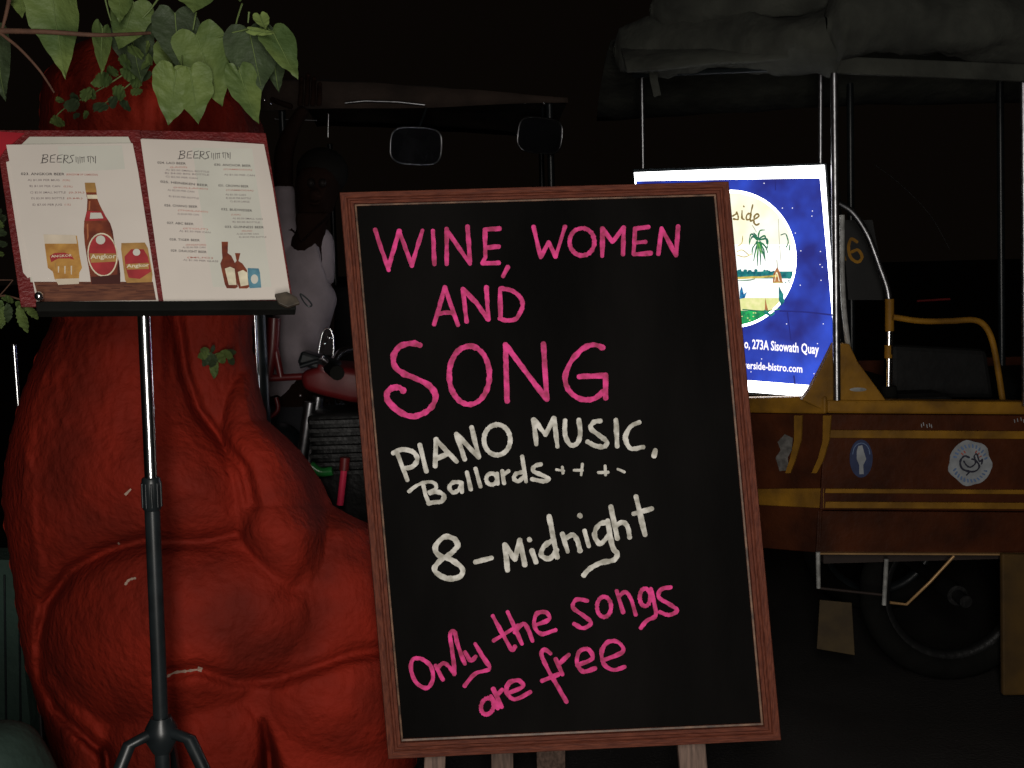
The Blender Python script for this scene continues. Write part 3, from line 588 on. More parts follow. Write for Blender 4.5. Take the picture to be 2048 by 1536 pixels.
word([(zE((318, 1040), (285, 1045), (276, 1090), (300, 1150), (348, 1175), (376, 1135), (366, 1075), (325, 1042)), True), zE((388, 1072), (422, 1138)), (zE((392, 1088), (424, 1062), (452, 1080), (474, 1112)), True), (zE((476, 1108), (466, 1020), (455, 930), (474, 918), (490, 980), (522, 1066)), True),
      (zE((522, 1010), (548, 1050), (572, 1030)), True), (zE((568, 972), (602, 1030), (634, 1086), (570, 1108), (520, 1165)), True),
      (zE((648, 845), (700, 940), (735, 1000), (750, 985)), True), zE((652, 960), (765, 890)), zE((716, 828), (782, 975)), (zE((748, 922), (786, 882), (808, 905), (830, 962)), True), (zE((838, 890), (905, 862), (890, 830), (848, 838), (838, 890), (870, 928), (936, 910)), True),
      (zE((1080, 778), (1030, 772), (1014, 808), (1062, 845), (1096, 878), (1060, 902), (1018, 882)), True), (E1(zE, 1155, 805, 32, 46), True), zE((1212, 732), (1242, 830)), (zE((1222, 760), (1252, 738), (1278, 770), (1300, 842)), True), (E1(zE, 1342, 762, 24, 40), True),
      (zE((1368, 722), (1384, 790), (1390, 845), (1350, 868), (1322, 902)), True), (zE((1460, 716), (1415, 726), (1405, 762), (1456, 795), (1488, 822), (1450, 842), (1408, 828)), True)], P_, 8.2, 'pink handwriting Only the songs')
word([(E1(zE, 624, 1258, 28, 38, .3), True), zE((640, 1212), (672, 1268)), zE((650, 1178), (690, 1262)), zE((664, 1212), (692, 1182)), (zE((712, 1200), (785, 1168), (765, 1140), (722, 1152), (712, 1195), (750, 1226), (820, 1192)), True),
      (zE((912, 1018), (886, 1000), (870, 1022), (900, 1090), (940, 1160), (985, 1238)), True), zE((872, 1142), (948, 1112)), zE((935, 1042), (966, 1114)), zE((950, 1066), (996, 1022)),
      (zE((1032, 1072), (1102, 1040), (1082, 998), (1042, 1010), (1032, 1062), (1062, 1100), (1116, 1084)), True), (zE((1146, 1050), (1240, 1010), (1220, 966), (1172, 966), (1144, 1012), (1158, 1070), (1200, 1092), (1250, 1078)), True)], P_, 8.6, 'pink handwriting are free')

# ------------------------------------------------------------------ illuminated sign
q0 = G(1662, 560, 3.07); q1 = G(1268, 560, 3.42); dr = Vector((q0.x - q1.x, q0.y - q1.y, 0)).normalized()
PS = Plane(q0, Vector((dr.y, -dr.x, 0)))
sg = thing('illuminated_sign', 'glowing blue and white lightbox sign with round river picture behind blackboard', 'sign', PS.at(1470, 790, 0))
b = Buf(); b_prism(b, [PS.at(*p, -.004) for p in ((1264, 338), (1652, 326), (1674, 610), (1688, 806), (1300, 774))], PS.N * -.10, M['blackmetal']); b.build('case', sg)
cor = [(1268, 345), (1648, 330), (1667, 608), (1682, 799), (1304, 768)]
b = Buf(); b_prism(b, [PS.at(*p, -.0035) for p in cor], PS.N * .003, E_['white']); fc = b.build('lit_panel', sg)
b = Buf(); b_poly(b, PS, [(1272, 362), (1640, 356), (1663, 612), (1674, 775), (1303, 745)], E_['blue'], .0004)
b_ribbon(b, PS, [(1560, 622), (1610, 624), (1665, 630)], 3, E_['fold'], .0006); b_ribbon(b, PS, [(1575, 625), (1582, 680)], 2.5, E_['fold'], .0006); b_ribbon(b, PS, [(1588, 752), (1590, 768)], 3, E_['fold'], .0006)
b_ribbon(b, PS, [(1551, 360), (1551, 380)], 2, E_['fold'], .0006)
for k in range(26): b_poly(b, PS, ell(random.uniform(1500, 1655), random.uniform(365, 755), 1.1, 1.1, 6), E_['text'], .0008)
b.build('blue_field', fc)
CX, CY, RX, RY = 1463, 518, 130, 138
def arc(y0, y1, rx=126, ry=133):          # slice of the disc between two heights
    L = []; Rr = []
    for k in range(15):
        y = y0 + (y1 - y0) * k / 14; t = max(0, 1 - ((y - CY) / ry) ** 2); L.append((CX - rx * math.sqrt(t), y)); Rr.append((CX + rx * math.sqrt(t), y))
    return Rr + L[::-1]
b = Buf()
b_poly(b, PS, ell(CX, CY, RX, RY, 60), E_['white'], .0008)
b_poly(b, PS, arc(386, 490), E_['cream'], .0011); b_poly(b, PS, arc(490.2, 640), E_['pale'], .0011)
b_poly(b, PS, arc(596, 621), E_['lawn'], .0013); b_poly(b, PS, arc(621.2, 650), E_['grass'], .0013)
b_poly(b, PS, arc(543, 557)[:15] + [(1340, 557), (1340, 546), (1470, 543)], E_['bank'], .0013)
rr = lambda pts, w_, m, h=.0016, **k: b_ribbon(b, PS, pts, w_, E_[m], h, jit=.3, **k)
random.seed(3)
for k in range(40):
    x = random.uniform(1350, 1560); y = 545 + random.uniform(-4, 3); b_poly(b, PS, ell(x, y, random.uniform(2, 5), random.uniform(1.5, 4), 7), E_['bank'], .0014 + k * 1e-5)
rr([(1345, 556), (1480, 556), (1555, 552)], 3.5, 'yel'); rr([(1345, 561), (1480, 561), (1510, 558)], 1.6, 'palm')
b_poly(b, PS, [(1546, 566), (1547, 548), (1555, 534), (1562, 548), (1566, 566)], E_['hut'], .0018); rr([(1550, 562), (1554, 545), (1559, 562)], 1.5, 'cream', .002); rr([(1548, 565), (1566, 565)], 2, 'yel', .0021)
for k in range(16): b_poly(b, PS, ell(random.uniform(1564, 1582), random.uniform(540, 566), 1.6, 1.2, 6), E_['bank'], .0017 + k * 1e-5)
# palm
for pts in ([(1516, 480), (1505, 474), (1498, 492)], [(1516, 478), (1504, 468), (1500, 476), (1499, 486)], [(1517, 476), (1520, 462), (1530, 460)], [(1518, 478), (1530, 472), (1534, 488)], [(1519, 480), (1534, 478), (1536, 492), (1533, 500)], [(1515, 484), (1506, 496), (1505, 510)], [(1516, 486), (1511, 505), (1508, 522)], [(1518, 486), (1516, 510), (1515, 532)], [(1519, 486), (1521, 508), (1522, 530)], [(1520, 486), (1528, 500), (1531, 522)], [(1521, 484), (1532, 494), (1536, 506)], [(1519, 484), (1526, 505), (1530, 518)], [(1513, 472), (1508, 466)]):
    rr(pts, 4.2, 'palm', .0016 + random.random() * .0006, taper=.75)
rr([(1517, 486), (1514, 515)], 1.6, 'palm2', .0025, taper=.6); rr([(1519, 488), (1524, 508)], 1.6, 'palm2', .0026, taper=.6)
rr([(1513, 464), (1508, 455), (1505, 451)], 1.5, 'grey'); rr([(1557, 438), (1559, 480), (1562, 520)], 1.2, 'grey'); rr([(1554, 520), (1556, 538)], 1.5, 'grey')
for pts in ([(1562, 470), (1572, 468), (1576, 480)], [(1573, 470), (1577, 484), (1573, 494)], [(1580, 490), (1579, 500)]): rr(pts, 2.2, 'palm', .0017)
for pts in ([(1474, 504), (1485, 500), (1498, 510)], [(1474, 510), (1490, 514), (1503, 508)], [(1476, 492), (1484, 486), (1486, 472)]): rr(pts, 1.5, 'yel', .0016)
b_poly(b, PS, [(1480, 582), (1484, 572), (1488, 588), (1494, 584), (1490, 596), (1480, 598)], E_['bluebit'], .0016)
b_poly(b, PS, [(1558, 571), (1562, 580), (1568, 590), (1569, 604), (1562, 612), (1558, 600)], E_['bank'], .0016); b_poly(b, PS, [(1531, 594), (1533, 606), (1537, 622), (1530, 620)], E_['hut'], .0017)
rr([(1486, 619), (1530, 622), (1560, 618)], 2, 'palm', .0018); rr([(1530, 622), (1540, 630), (1548, 626)], 5, 'bank', .0019); rr([(1486, 632), (1490, 626), (1492, 634), (1496, 628), (1499, 633)], 1.3, 'palm', .002)
for k in range(50):
    y = random.uniform(623, 646); x = random.uniform(1400, CX + 122 * math.sqrt(max(0, 1 - ((y - CY) / 131) ** 2))); b_poly(b, PS, ell(x, y, 1.7, 1.2, 5), E_['palm' if k % 2 else 'lawn'], .0018 + k * 1e-5)
b.build('river_picture', fc)
b = Buf(); zs = lambda *p: Z(1448, 320, 6.4, p)     # script word
for pts in ([(115, 718), (160, 690), (165, 670)], [(165, 670), (185, 720), (180, 760), (125, 755)], [(235, 650), (235, 740), (262, 762)], [(255, 590), (262, 600)], [(345, 680), (300, 700), (290, 755), (330, 760), (355, 700)], [(372, 575), (345, 700), (345, 780), (372, 770)], [(395, 760), (450, 720), (430, 690), (395, 720), (388, 800), (420, 832), (455, 815)]):
    b_ribbon(b, PS, zs(*pts), 3.2, E_['brown'], .0022 + random.random() * .0003, jit=.3)
b.build('lettering', fc)
b = Buf(); b_text(b, PS, 'o, 273A Sisowath Quay', (1489, 696), (1638, 708), 19, E_['text'], .0012, bold=.018); b.build('lettering', fc)
b = Buf(); b_text(b, PS, 'riverside-bistro.com', (1478, 736), (1605, 745), 15, E_['text'], .0012, bold=.018)
b.build('lettering', fc)
for x in (1269, 1627):
    b = Buf(); p = PS.at(x + 2, 335, -.05); q = p.copy(); q.z = G(x, 120, p.y).z; b_tube(b, [p, q], .0075, M['dullchrome'], 12); b.build('hanger_tube', sg, smooth=True)

# ------------------------------------------------------------------ carriage (tuk-tuk)
Y0 = 3.0
tk = thing('tuk_tuk', 'red and yellow carriage with chrome posts and rolled canvas beside blackboard', 'tuk-tuk', (1.45, 3.45, 0))
def sidep(name, pix, Y, th, m, bev=.003, parent=tk, label=None):
    b = Buf(); b_prism(b, [G(x, y, Y) for x, y in pix], (0, th, 0), m); return b.build(name, parent, bevel=bev, label=label)
XR = 2520
sidep('side_panel', [(1650, 828), (XR, 834), (XR, 1026), (1640, 1020)], Y0, .03, M['cred'])
sidep('lower_panel', [(1636, 1022), (XR, 1028), (XR, 1108), (1632, 1106)], Y0 + .012, .03, M['cred'])
sidep('corner_panel', [(1668, 686), (1699, 688), (1716, 724), (1772, 800), (1772, 826), (1655, 824), (1604, 800), (1618, 782), (1640, 742)], Y0 - .004, .03, M['yellow'])
sidep('top_rail', [(1655, 800), (XR, 808), (XR, 833), (1655, 827)], Y0 - .012, .05, M['yellow'], .006)
for y, hgt in ((868, 16), (982, 9), (1010, 13)):
    sidep('trim_strip', [(1652, y - hgt / 2), (XR, y - hgt / 2 + 5), (XR, y + hgt / 2 + 5), (1650, y + hgt / 2)], Y0 - .007, .008, M['yellow'], .002)
# front of the body, turned away from the street
fd = Vector((-.72, .62, 0)).normalized(); cc = G(1652, 900, Y0); PF = Plane(cc, Vector((-fd.y, fd.x, 0)) * (1 if fd.x > 0 else -1) if False else Vector((-.62, -.72, 0)))
def frontp(name, pix, m, h0=0, h1=-.03, bev=.003):
    b = Buf(); b_prism(b, [PF.at(x, y, h0) for x, y in pix], PF.N * (h1 - h0), m); return b.build(name, tk, bevel=bev)
frontp('front_panel', [(1651, 828), (1640, 1106), (1450, 1090), (1440, 826)], M['cred'])
frontp('front_rail', [(1655, 792), (1655, 827), (1440, 824), (1440, 796)], M['yellow'], .012, -.03, .005)
for dx in (0, 62):
    b = Buf(); b_prism(b, [PF.at(x, y, .006) for x, y in [(1592 + dx * .93, 830), (1608 + dx * .93, 830), (1606 + dx * .9, 880), (1594 + dx * .9, 920), (1584 + dx * .85, 945), (1574 + dx * .85, 945), (1584 + dx * .9, 915), (1592 + dx * .92, 880)]], PF.N * .006, M['yellow']); b.build('curved_trim', tk)
frontp('trim_strip', [(1649, 976), (1649, 1016), (1445, 1006), (1445, 978)], M['yellow'], .005, 0, .002)
# floor, seat and far side
b = Buf(); b_box(b, (1.75, 3.5, .62), 1.7, .9, .04, M['cdark']); b.build('floor_pan', tk)
b = Buf(); b_box(b, (1.75, 3.92, .74), 1.7, .03, .3, M['cred']); b.build('far_side_panel', tk)
for x in (1.05, 1.75):
    b = Buf(); b_box(b, (x, 3.48, .80), .42, .8, .13, M['seat']); b.build('seat', tk, bevel=.03)
b = Buf(); b_box(b, (2.02, 3.48, 1.06), .09, .8, .42, M['seat'], Matrix.Rotation(R(8), 3, 'Y')); b.build('backrest', tk, bevel=.03)
b = Buf(); b_prism(b, [G(1783, 690, 3.2), G(1975, 700, 3.2), G(1990, 798, 3.2), G(1783, 796, 3.2)], (0, .08, 0), M['seat']); b.build('seat_cushion', tk, bevel=.015)
# posts and rails
def tb(name, pts, r, m, parent=tk, seg=14, sm=True, label=None):
    b = Buf(); b_tube(b, pts, r, m, seg); return b.build(name, parent, smooth=sm, label=label)
tb('post', [G(1668, 100, Y0 - .02), G(1674, 800, Y0 - .02)], .0105, M['dullchrome'])
tb('post', [G(2046, 130, Y0 - .02), G(2050, 812, Y0 - .02)], .0085, M['dullchrome'])
tb('post', [G(1700, 130, 3.88), G(1704, 760, 3.88)], .012, M['blackmetal']); tb('post', [G(2000, 130, 3.88), G(2004, 760, 3.88)], .012, M['blackmetal'])
tb('windscreen_hoop', cr([G(x, y, 3.12) for x, y in ((1672, 404), (1705, 425), (1735, 470), (1758, 530), (1775, 580), (1779, 620))], 6), .009, M['dullchrome'])
po = tb('arm_post', [G(1779, 600, 3.10), G(1777, 780, 3.10)], .011, M['chrome'])
tb('yellow_sleeve', [G(1779, 598, 3.10), G(1779, 662, 3.10)], .0125, M['yellow'], po)
tb('yellow_sleeve', [G(1777, 690, 3.10), G(1777, 716, 3.10)], .0115, M['yellow'], po)
b = Buf(); b_tube(b, [G(1778, 772, 3.10), G(1778, 800, 3.10)], [.02, .026], M['rubber'], 14); b.build('rubber_boot', po, smooth=True)
tb('windscreen_frame', cr([G(x, y, 3.06) for x, y in ((1684, 430), (1684, 540), (1688, 620), (1697, 700))], 6), .0075, M['steel'])
tb('grab_rail', cr([G(x, y, 3.08) for x, y in ((1786, 634), (1840, 642), (1900, 642), (1945, 640), (1968, 650), (1984, 680), (1996, 740), (2006, 806))], 6), .0085, M['yellow'])
tb('cable', cr([G(x, y, 3.5) for x, y in ((1750, 330), (1800, 368), (1860, 430), (1900, 500))], 5), .0012, M['engine'], seg=6)
tb('red_pipe', [G(1834, 602, 3.6), G(1900, 598, 3.6)], .004, M['mred'], seg=8)
b = Buf(); b_prism(b, [G(1676, 440, 3.3), G(1745, 440, 3.3), G(1775, 600, 3.3), G(1676, 600, 3.3)], (0, .004, 0), M['vinyl']); nb = b.build('number_plate', tk)
b = Buf(); PN = Plane(G(1710, 500, 3.297), (0, -1, 0)); b_ribbon(b, PN, [(1714, 484), (1702, 478), (1697, 496), (1702, 516), (1716, 524), (1724, 514), (1716, 500), (1703, 504)], 6, M['yellow'], .0005); b_ribbon(b, PN, [(1688, 512), (1690, 520)], 5, M['yellow'], .0005); b.build('number', nb)
# stickers and marks
PT = Plane(G(1800, 925, Y0 - .0005), (0, -1, 0))
def sticker(nm, pix, m, lab):
    b = Buf(); b_prism(b, [PT.at(x, y, 0) for x, y in pix], PT.N * .0015, m); return b.build(nm, tk, label=lab)
s1 = sticker('round_sticker', [(1940 + (43 + 2.2 * math.sin(5 * a) + 1.5 * math.cos(9 * a)) * math.cos(a), 926 + (45 + 2 * math.cos(7 * a)) * math.sin(a)) for a in [2 * math.pi * k / 36 for k in range(36)]], M['stw'], 'worn white round sticker with dark swirl emblem')
b = Buf(); rs = lambda pts, w_, m, h=.002: b_ribbon(b, PT, pts, w_, M[m], h, jit=.3)
for a0 in range(200, 345, 13): a = R(a0); rs([(1940 + 35 * math.cos(a), 926 + 37 * math.sin(a)), (1940 + 30 * math.cos(a + .03), 926 + 32 * math.sin(a + .03))], 3.4, 'stbl')
for a0 in range(25, 165, 12): a = R(a0); rs([(1940 + 36 * math.cos(a), 926 + 38 * math.sin(a)), (1940 + 31 * math.cos(a + .05), 926 + 33 * math.sin(a + .05))], 3.4, 'stbl')
for a0 in (225, 240, 300, 315, 330): a = R(a0); rs([(1940 + 25 * math.cos(a), 926 + 28 * math.sin(a)), (1940 + 21 * math.cos(a), 926 + 24 * math.sin(a))], 3, 'strd')
rs([(1938, 915), (1928, 912), (1920, 922), (1923, 936), (1935, 942), (1950, 942), (1958, 932), (1950, 920), (1943, 918)], 4, 'stk', .0022)
rs([(1927, 922), (1932, 930), (1940, 934), (1950, 926), (1948, 912), (1953, 908), (1958, 922), (1964, 918), (1962, 928)], 3.2, 'stk', .0025); rs([(1938, 944), (1932, 950)], 3, 'stk', .0026)
b.build('emblem', s1)
s2 = sticker('oval_sticker', ell(1722, 917, 23, 38), M['stb'], 'dark blue oval sticker with a pale figure')
b = Buf(); b_poly(b, PT, [(1716, 892), (1724, 890), (1728, 905), (1732, 918), (1726, 930), (1727, 948), (1718, 948), (1718, 930), (1713, 918), (1713, 902)], M['stw'], .002); b_ribbon(b, PT, ell(1722, 908, 17, 22, 12)[6:12] + [(1739, 908)], 1.6, M['stbl'], .0022); b.build('emblem', s2)
b = Buf(); b_prism(b, [PF.at(x, y, .001) for x, y in ((1556, 884), (1570, 868), (1586, 876), (1584, 900), (1576, 915), (1578, 940), (1560, 942), (1552, 915), (1562, 900))], PF.N * .0015, M['stg']); b.build('torn_sticker', tk, label='faded torn grey sticker')
b = Buf(); PC = Plane(G(1715, 778, Y0 - .0045), (0, -1, 0)); b_poly(b, PC, ell(1716, 779, 17, 4, 16), M['steel'], .001); b.build('small_badge', tk)
for grp in (((1842, 851), (1846, 848), (1853, 852), (1858, 850), (1862, 852)), ((2028, 842), (2034, 840), (2041, 838), (2046, 842))):
    b = Buf()
    for x, y in grp: b_ribbon(b, PT, [(x, y - 3), (x + 1, y + 3)], 1.6, M['stw'], .002)
    b.build('small_white_lettering', tk)
# underside
sidep('wooden_edge', [(1640, 1106), (XR, 1110), (XR, 1113), (1640, 1109)], Y0 - .004, .02, M['wire'], 0)
tb('step_bracket', [G(1636, 1104, 3.0), G(1637, 1176, 3.0)], .0062, M['steel'], seg=8); tb('step_bracket', [G(1773, 1118, 3.0), G(1768, 1210, 3.0)], .0062, M['steel'], seg=8)
tb('step_bar', [G(1637, 1176, 3.02), G(1768, 1190, 3.02)], .004, M['cdark'], seg=8)
tb('brace_rod', [G(1780, 1205, 2.99), G(1813, 1209, 2.99), G(1860, 1164, 2.99), G(1908, 1112, 2.99)], .0042, M['wire'], seg=8)
sidep('mudflap', [(1640, 1200), (1704, 1206), (1710, 1311), (1634, 1298)], 3.05, .006, M['mud'], .002)
sidep('mudguard', [(2004, 1108), (2120, 1110), (2120, 1390), (2006, 1392)], 2.97, .02, M['mudy'], .006)
def wheel(parent, c, r, axis, wid, rimr, spokes=0, m_r=None):
    ax = Vector(axis).normalized(); a = Vector((0, 0, 1)); q = ax.cross(a).normalized()
    ring = [Vector(c) + (a * math.cos(t) + q * math.sin(t)) * (r - wid * .5) for t in [2 * math.pi * k / 48 for k in range(48)]]
    wh = bpy.data.objects.new('wheel', None)
    b = Buf(); b_tube(b, ring, wid * .5, M['rubber'], 12, closed=True); wo = b.build('wheel', parent, smooth=True)
    b = Buf(); b_tube(b, [Vector(c) + (a * math.cos(t) + q * math.sin(t)) * rimr for t in [2 * math.pi * k / 40 for k in range(40)]], wid * .28, m_r or M['steel'], 8, closed=True); b.build('rim', wo, smooth=True)
    b = Buf(); b_tube(b, [Vector(c) - ax * .05, Vector(c) + ax * .05], .03, M['engine'], 14)
    for k in range(spokes):
        t = 2 * math.pi * k / spokes; b_tube(b, [Vector(c) + ax * (.03 if k % 2 else -.03) + (a * math.cos(t) + q * math.sin(t)) * .028, Vector(c) + (a * math.cos(t + .3) + q * math.sin(t + .3)) * rimr], .0013, M['dullchrome'], 5)
    b.build('hub', wo, smooth=True); return wo
wc = G(1900, 1260, 3.16); wheel(tk, (wc.x, wc.y, .27), .27, (0, 1, 0), .075, .2, 0, M['engine']); wheel(tk, (wc.x, 3.82, .27), .27, (0, 1, 0), .075, .2, 0, M['blackmetal'])
tb('axle', [(wc.x, 3.05, .27), (wc.x, 3.9, .27)], .018, M['engine'])
b = Buf(); b_box(b, (1.75, 3.46, .49), 1.75, .8, .2, M['cdark']); b.build('chassis', tk)
# canopy and rolled curtain
b = Buf(); vs = []; fs = []; NX, NY = 30, 14
x0_, x1_ = G(1240, 60, 3.35).x, 2.7
for j in range(NY + 1):
    for i in range(NX + 1):
        x = x0_ + (x1_ - x0_) * i / NX; v = j / NY; y = 2.93 + 1.05 * v; z = 1.80 + .17 * math.sin(math.pi * v) ** .8 + .012 * noise.noise(Vector((x * 5, y * 5, 0)))
        vs.append((x + (1 - min(1, i / 4)) * .0, y + .25 * max(0, 1 - i / 9), z))
for j in range(NY):
    for i in range(NX): a = j * (NX + 1) + i; fs.append((a, a + 1, a + NX + 2, a + NX + 1))
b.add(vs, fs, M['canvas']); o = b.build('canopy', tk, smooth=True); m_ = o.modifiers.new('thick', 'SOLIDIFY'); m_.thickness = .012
def roll(pix, r, m, name='rolled_curtain', amp=.35, seg=22):
    P = cr([G(x, y, Y) for x, y, Y in pix], 14); b = Buf(); vs = []; fs = []; n_ = len(P)
    for i, p in enumerate(P):
        rr_ = r[0] + (r[1] - r[0]) * i / n_; e = min(1, min(i, n_ - 1 - i) / 4 + .25)
        for k in range(seg):
            a = 2 * math.pi * k / seg; d = 1 + amp * noise.noise(Vector((p.x * 7, math.cos(a) * 1.2 + 5, math.sin(a) * 1.2))) + .12 * noise.noise(Vector((p.x * 30, math.cos(a) * 3, math.sin(a) * 3)))
            vs.append(p + Vector((0, math.cos(a), math.sin(a))) * rr_ * d * e)
    for i in range(n_ - 1):
        for k in range(seg): fs.append((i * seg + k, i * seg + (k + 1) % seg, (i + 1) * seg + (k + 1) % seg, (i + 1) * seg + k))
    fs += [tuple(range(seg)), tuple(range((n_ - 1) * seg, n_ * seg))[::-1]]
    b.add(vs, fs, m); return b.build(name, tk, smooth=True)
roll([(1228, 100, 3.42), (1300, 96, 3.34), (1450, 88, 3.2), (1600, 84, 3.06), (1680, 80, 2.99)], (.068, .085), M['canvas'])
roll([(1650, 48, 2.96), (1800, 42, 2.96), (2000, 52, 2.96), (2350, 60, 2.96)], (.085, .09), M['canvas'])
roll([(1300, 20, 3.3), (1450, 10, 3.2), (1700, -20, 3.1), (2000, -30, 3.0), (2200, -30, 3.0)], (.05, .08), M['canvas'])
b = Buf(); P = [G(x, y, 3.3) for x, y in ((1296, 120), (1314, 120), (1316, 160), (1322, 190), (1308, 194), (1300, 160))]; b_prism(b, P, (0, .004, 0), M['canvas']); b.build('tie_strap', tk)
b = Buf(); b_prism(b, [G(x, y, 2.95) for x, y in ((1676, 112), (2350, 140), (2350, 176), (1676, 146))], (0, .02, 0), M['canvas']); b.build('canopy_valance', tk, bevel=.004)
tb('canopy_frame', [G(1268, 150, 3.4), G(1668, 132, 2.99)], .009, M['blackmetal'])

# ------------------------------------------------------------------ second carriage further back
t2 = thing('tuk_tuk', 'dark brown canopied carriage with two hanging mirrors, further back above blackboard', 'tuk-tuk', (-.25, 4.2, 0))
b = Buf(); vs = []; fs = []; xL, xR = G(520, 180, 3.75).x, G(1136, 200, 3.75).x; NX = 34
for j in range(13):
    for i in range(NX + 1):
        u = i / NX; v = j / 12; x = xL + (xR - xL) * u
        zt = G(0, 112 + 90 * u ** 1.7 + (8 if u > .93 else 0), 3.75).z; zt = 1.25 + (G(830, 112 + 86 * u ** 1.6, 3.75).z - 1.25)
        zb = G(830, 214 - 2 * math.sin(u * 9), 3.75).z
        if j == 0: vs.append((x, 3.75, zb))
        else: vs.append((x, 3.75 + 1.1 * (j - 1) / 11, zb + (zt - zb) * (.15 + .85 * math.sin(math.pi * (.12 + .76 * (j - 1) / 11)) ** .7) + .01 * noise.noise(Vector((x * 6, j, 1)))))
for j in range(12):
    for i in range(NX): a = j * (NX + 1) + i; fs.append((a, a + 1, a + NX + 2, a + NX + 1))
b.add(vs, fs, M['canvasd']); o = b.build('canopy', t2, smooth=True); m_ = o.modifiers.new('thick', 'SOLIDIFY'); m_.thickness = .01
def tb2(name, pts, r, m, seg=10, parent=None): return tb(name, pts, r, m, parent or t2, seg)
zc = G(830, 210, 3.75).z
for x in (xL + .06, xR - .06):
    for y in (3.8, 4.8): tb2('post', [(x, y, .5), (x, y, zc)], .012, M['blackmetal'])
tb2('frame_tube', [G(690, 206, 3.74), G(730, 202, 3.74), G(796, 204, 3.74), G(850, 210, 3.74)], .005, M['dullchrome'])
tb2('frame_tube', [G(657, 228, 3.74), G(656, 275, 3.74)], .004, M['chrome'])
tb2('frame_tube', [G(550, 238, 3.8), G(634, 241, 3.8)], .003, M['dullchrome'])
for x, y in ((541, 207), (577, 209), (1088, 207), (529, 200)):
    b = Buf(); b_ball(b, G(x, y, 3.735), .006, M['chrome'], 12); b.build('rivet', t2, smooth=True)
b = Buf(); b_box(b, (-.25, 4.3, .62), 1.1, .95, .35, M['cdark']); b.build('body', t2, bevel=.04)
b = Buf(); b_box(b, (-.25, 4.6, 1.0), 1.0, .1, .4, M['seat']); b.build('backrest', t2, bevel=.03)
for x in (-.75, .25): wheel(t2, (x, 4.3, .28), .28, (1, 0, 0), .08, .2, 12, M['blackmetal'])
for (cx, cy, w2, h2, rot, stem) in ((832, 292, 51, 37, .05, (853, 216)), (1080, 271, 44, 35, .12, (1085, 214))):
    pts = []
    for k in range(40):
        a = 2 * math.pi * k / 40; ca, sa = math.cos(a), math.sin(a); x = w2 * math.copysign(abs(ca) ** .55, ca); y = h2 * math.copysign(abs(sa) ** .55, sa)
        pts.append(G(cx + x * math.cos(rot) - y * math.sin(rot), cy + x * math.sin(rot) + y * math.cos(rot), 3.7 + .05 * x / w2))
    b = Buf(); b_prism(b, pts, (0, .02, 0), M['mirror']); mo = b.build('mirror', t2)
    b = Buf(); b_tube(b, [p + Vector((0, -.001, 0)) for p in pts], .0032, M['dullchrome'], 8, closed=True); b.build('mirror_rim', mo, smooth=True)
    b = Buf(); b_tube(b, [G(cx + 5, cy - h2 + 4, 3.715), G(*stem, 3.75)], .004, M['blackmetal'], 8); b.build('mirror_stem', mo, smooth=True)

# ------------------------------------------------------------------ motorcycle
mc = thing('motorcycle', 'dark motorcycle with red tank between the sculpture and the blackboard', 'motorcycle', (G(900, 1000, 2.85).x, 2.85, 0))
YM = 2.85; fw = G(560, 1300, YM).x; rw = fw + 1.0
wheel(mc, (fw, YM, .29), .29, (0, 1, 0), .07, .225, 24, M['blackmetal']); wheel(mc, (rw, YM, .29), .29, (0, 1, 0), .08, .225, 24, M['blackmetal'])
hb = G(650, 760, YM)
for s in (-1, 1): b = Buf(); b_tube(b, [(fw, YM + s * .06, .29), (hb.x - .03, YM + s * .06, hb.z - .05)], .015, M['dullchrome'], 12); b.build('fork', mc, smooth=True)
b = Buf()
for s in (-1, 1): b_tube(b, cr([Vector((hb.x, YM + s * .03, hb.z)), Vector((hb.x + .02, YM + s * .15, hb.z + .06)), Vector((hb.x + .08, YM + s * .33, hb.z + .05))], 5), .011, M['chrome'], 10)
b.build('handlebar', mc, smooth=True)
for s in (-1, 1): b = Buf(); b_tube(b, [Vector((hb.x + .055, YM + s * .24, hb.z + .053)), Vector((hb.x + .09, YM + s * .36, hb.z + .05))], .017, M['rubber'], 12); b.build('handgrip', mc, smooth=True)
def blob(name, pix, Y, th, m, lev=2, parent=mc):
    b = Buf(); b_prism(b, [G(x, y, Y) for x, y in pix], (0, th, 0), m); o = b.build(name, parent, smooth=True); e = o.modifiers.new('bv', 'BEVEL'); e.width = .018; e.segments = 3; e.limit_method = 'ANGLE'; return o
blob('fuel_tank', [(598, 745), (640, 733), (690, 736), (760, 748), (860, 790), (870, 820), (700, 806), (640, 792), (604, 780)], YM - .11, .22, M['mred'])
blob('seat', [(850, 800), (1150, 810), (1240, 800), (1245, 835), (1100, 850), (860, 840)], YM - .12, .24, M['vinyl'])
blob('engine', [(610, 830), (760, 822), (880, 860), (900, 980), (820, 1080), (690, 1060), (630, 960)], YM - .1, .2, M['engine'])
for k in range(7): b = Buf(); b_prism(b, [G(x, y + k * 17, YM - .125) for x, y in ((618, 842), (742, 838), (742, 845), (620, 849))], (0, .05, 0), M['engine']); b.build('cooling_fin', mc)
blob('rear_fender', [(1150, 840), (1290, 850), (1420, 930), (1400, 950), (1280, 890), (1150, 870)], YM - .07, .14, M['mred'])
blob('front_fender', [(470, 1080), (530, 1030), (600, 1015), (670, 1035), (720, 1090), (700, 1092), (640, 1050), (560, 1045), (490, 1095)], YM - .05, .1, M['mred'])
b = Buf(); b_tube(b, cr([G(x, y, YM - .13) for x, y in ((700, 1050), (760, 1120), (900, 1150), (1300, 1180), (1480, 1160))], 6), [.018] * 13 + [.03] * 12, M['dullchrome'], 12); b.build('exhaust', mc, smooth=True)
hl = G(628, 772, YM - .02)
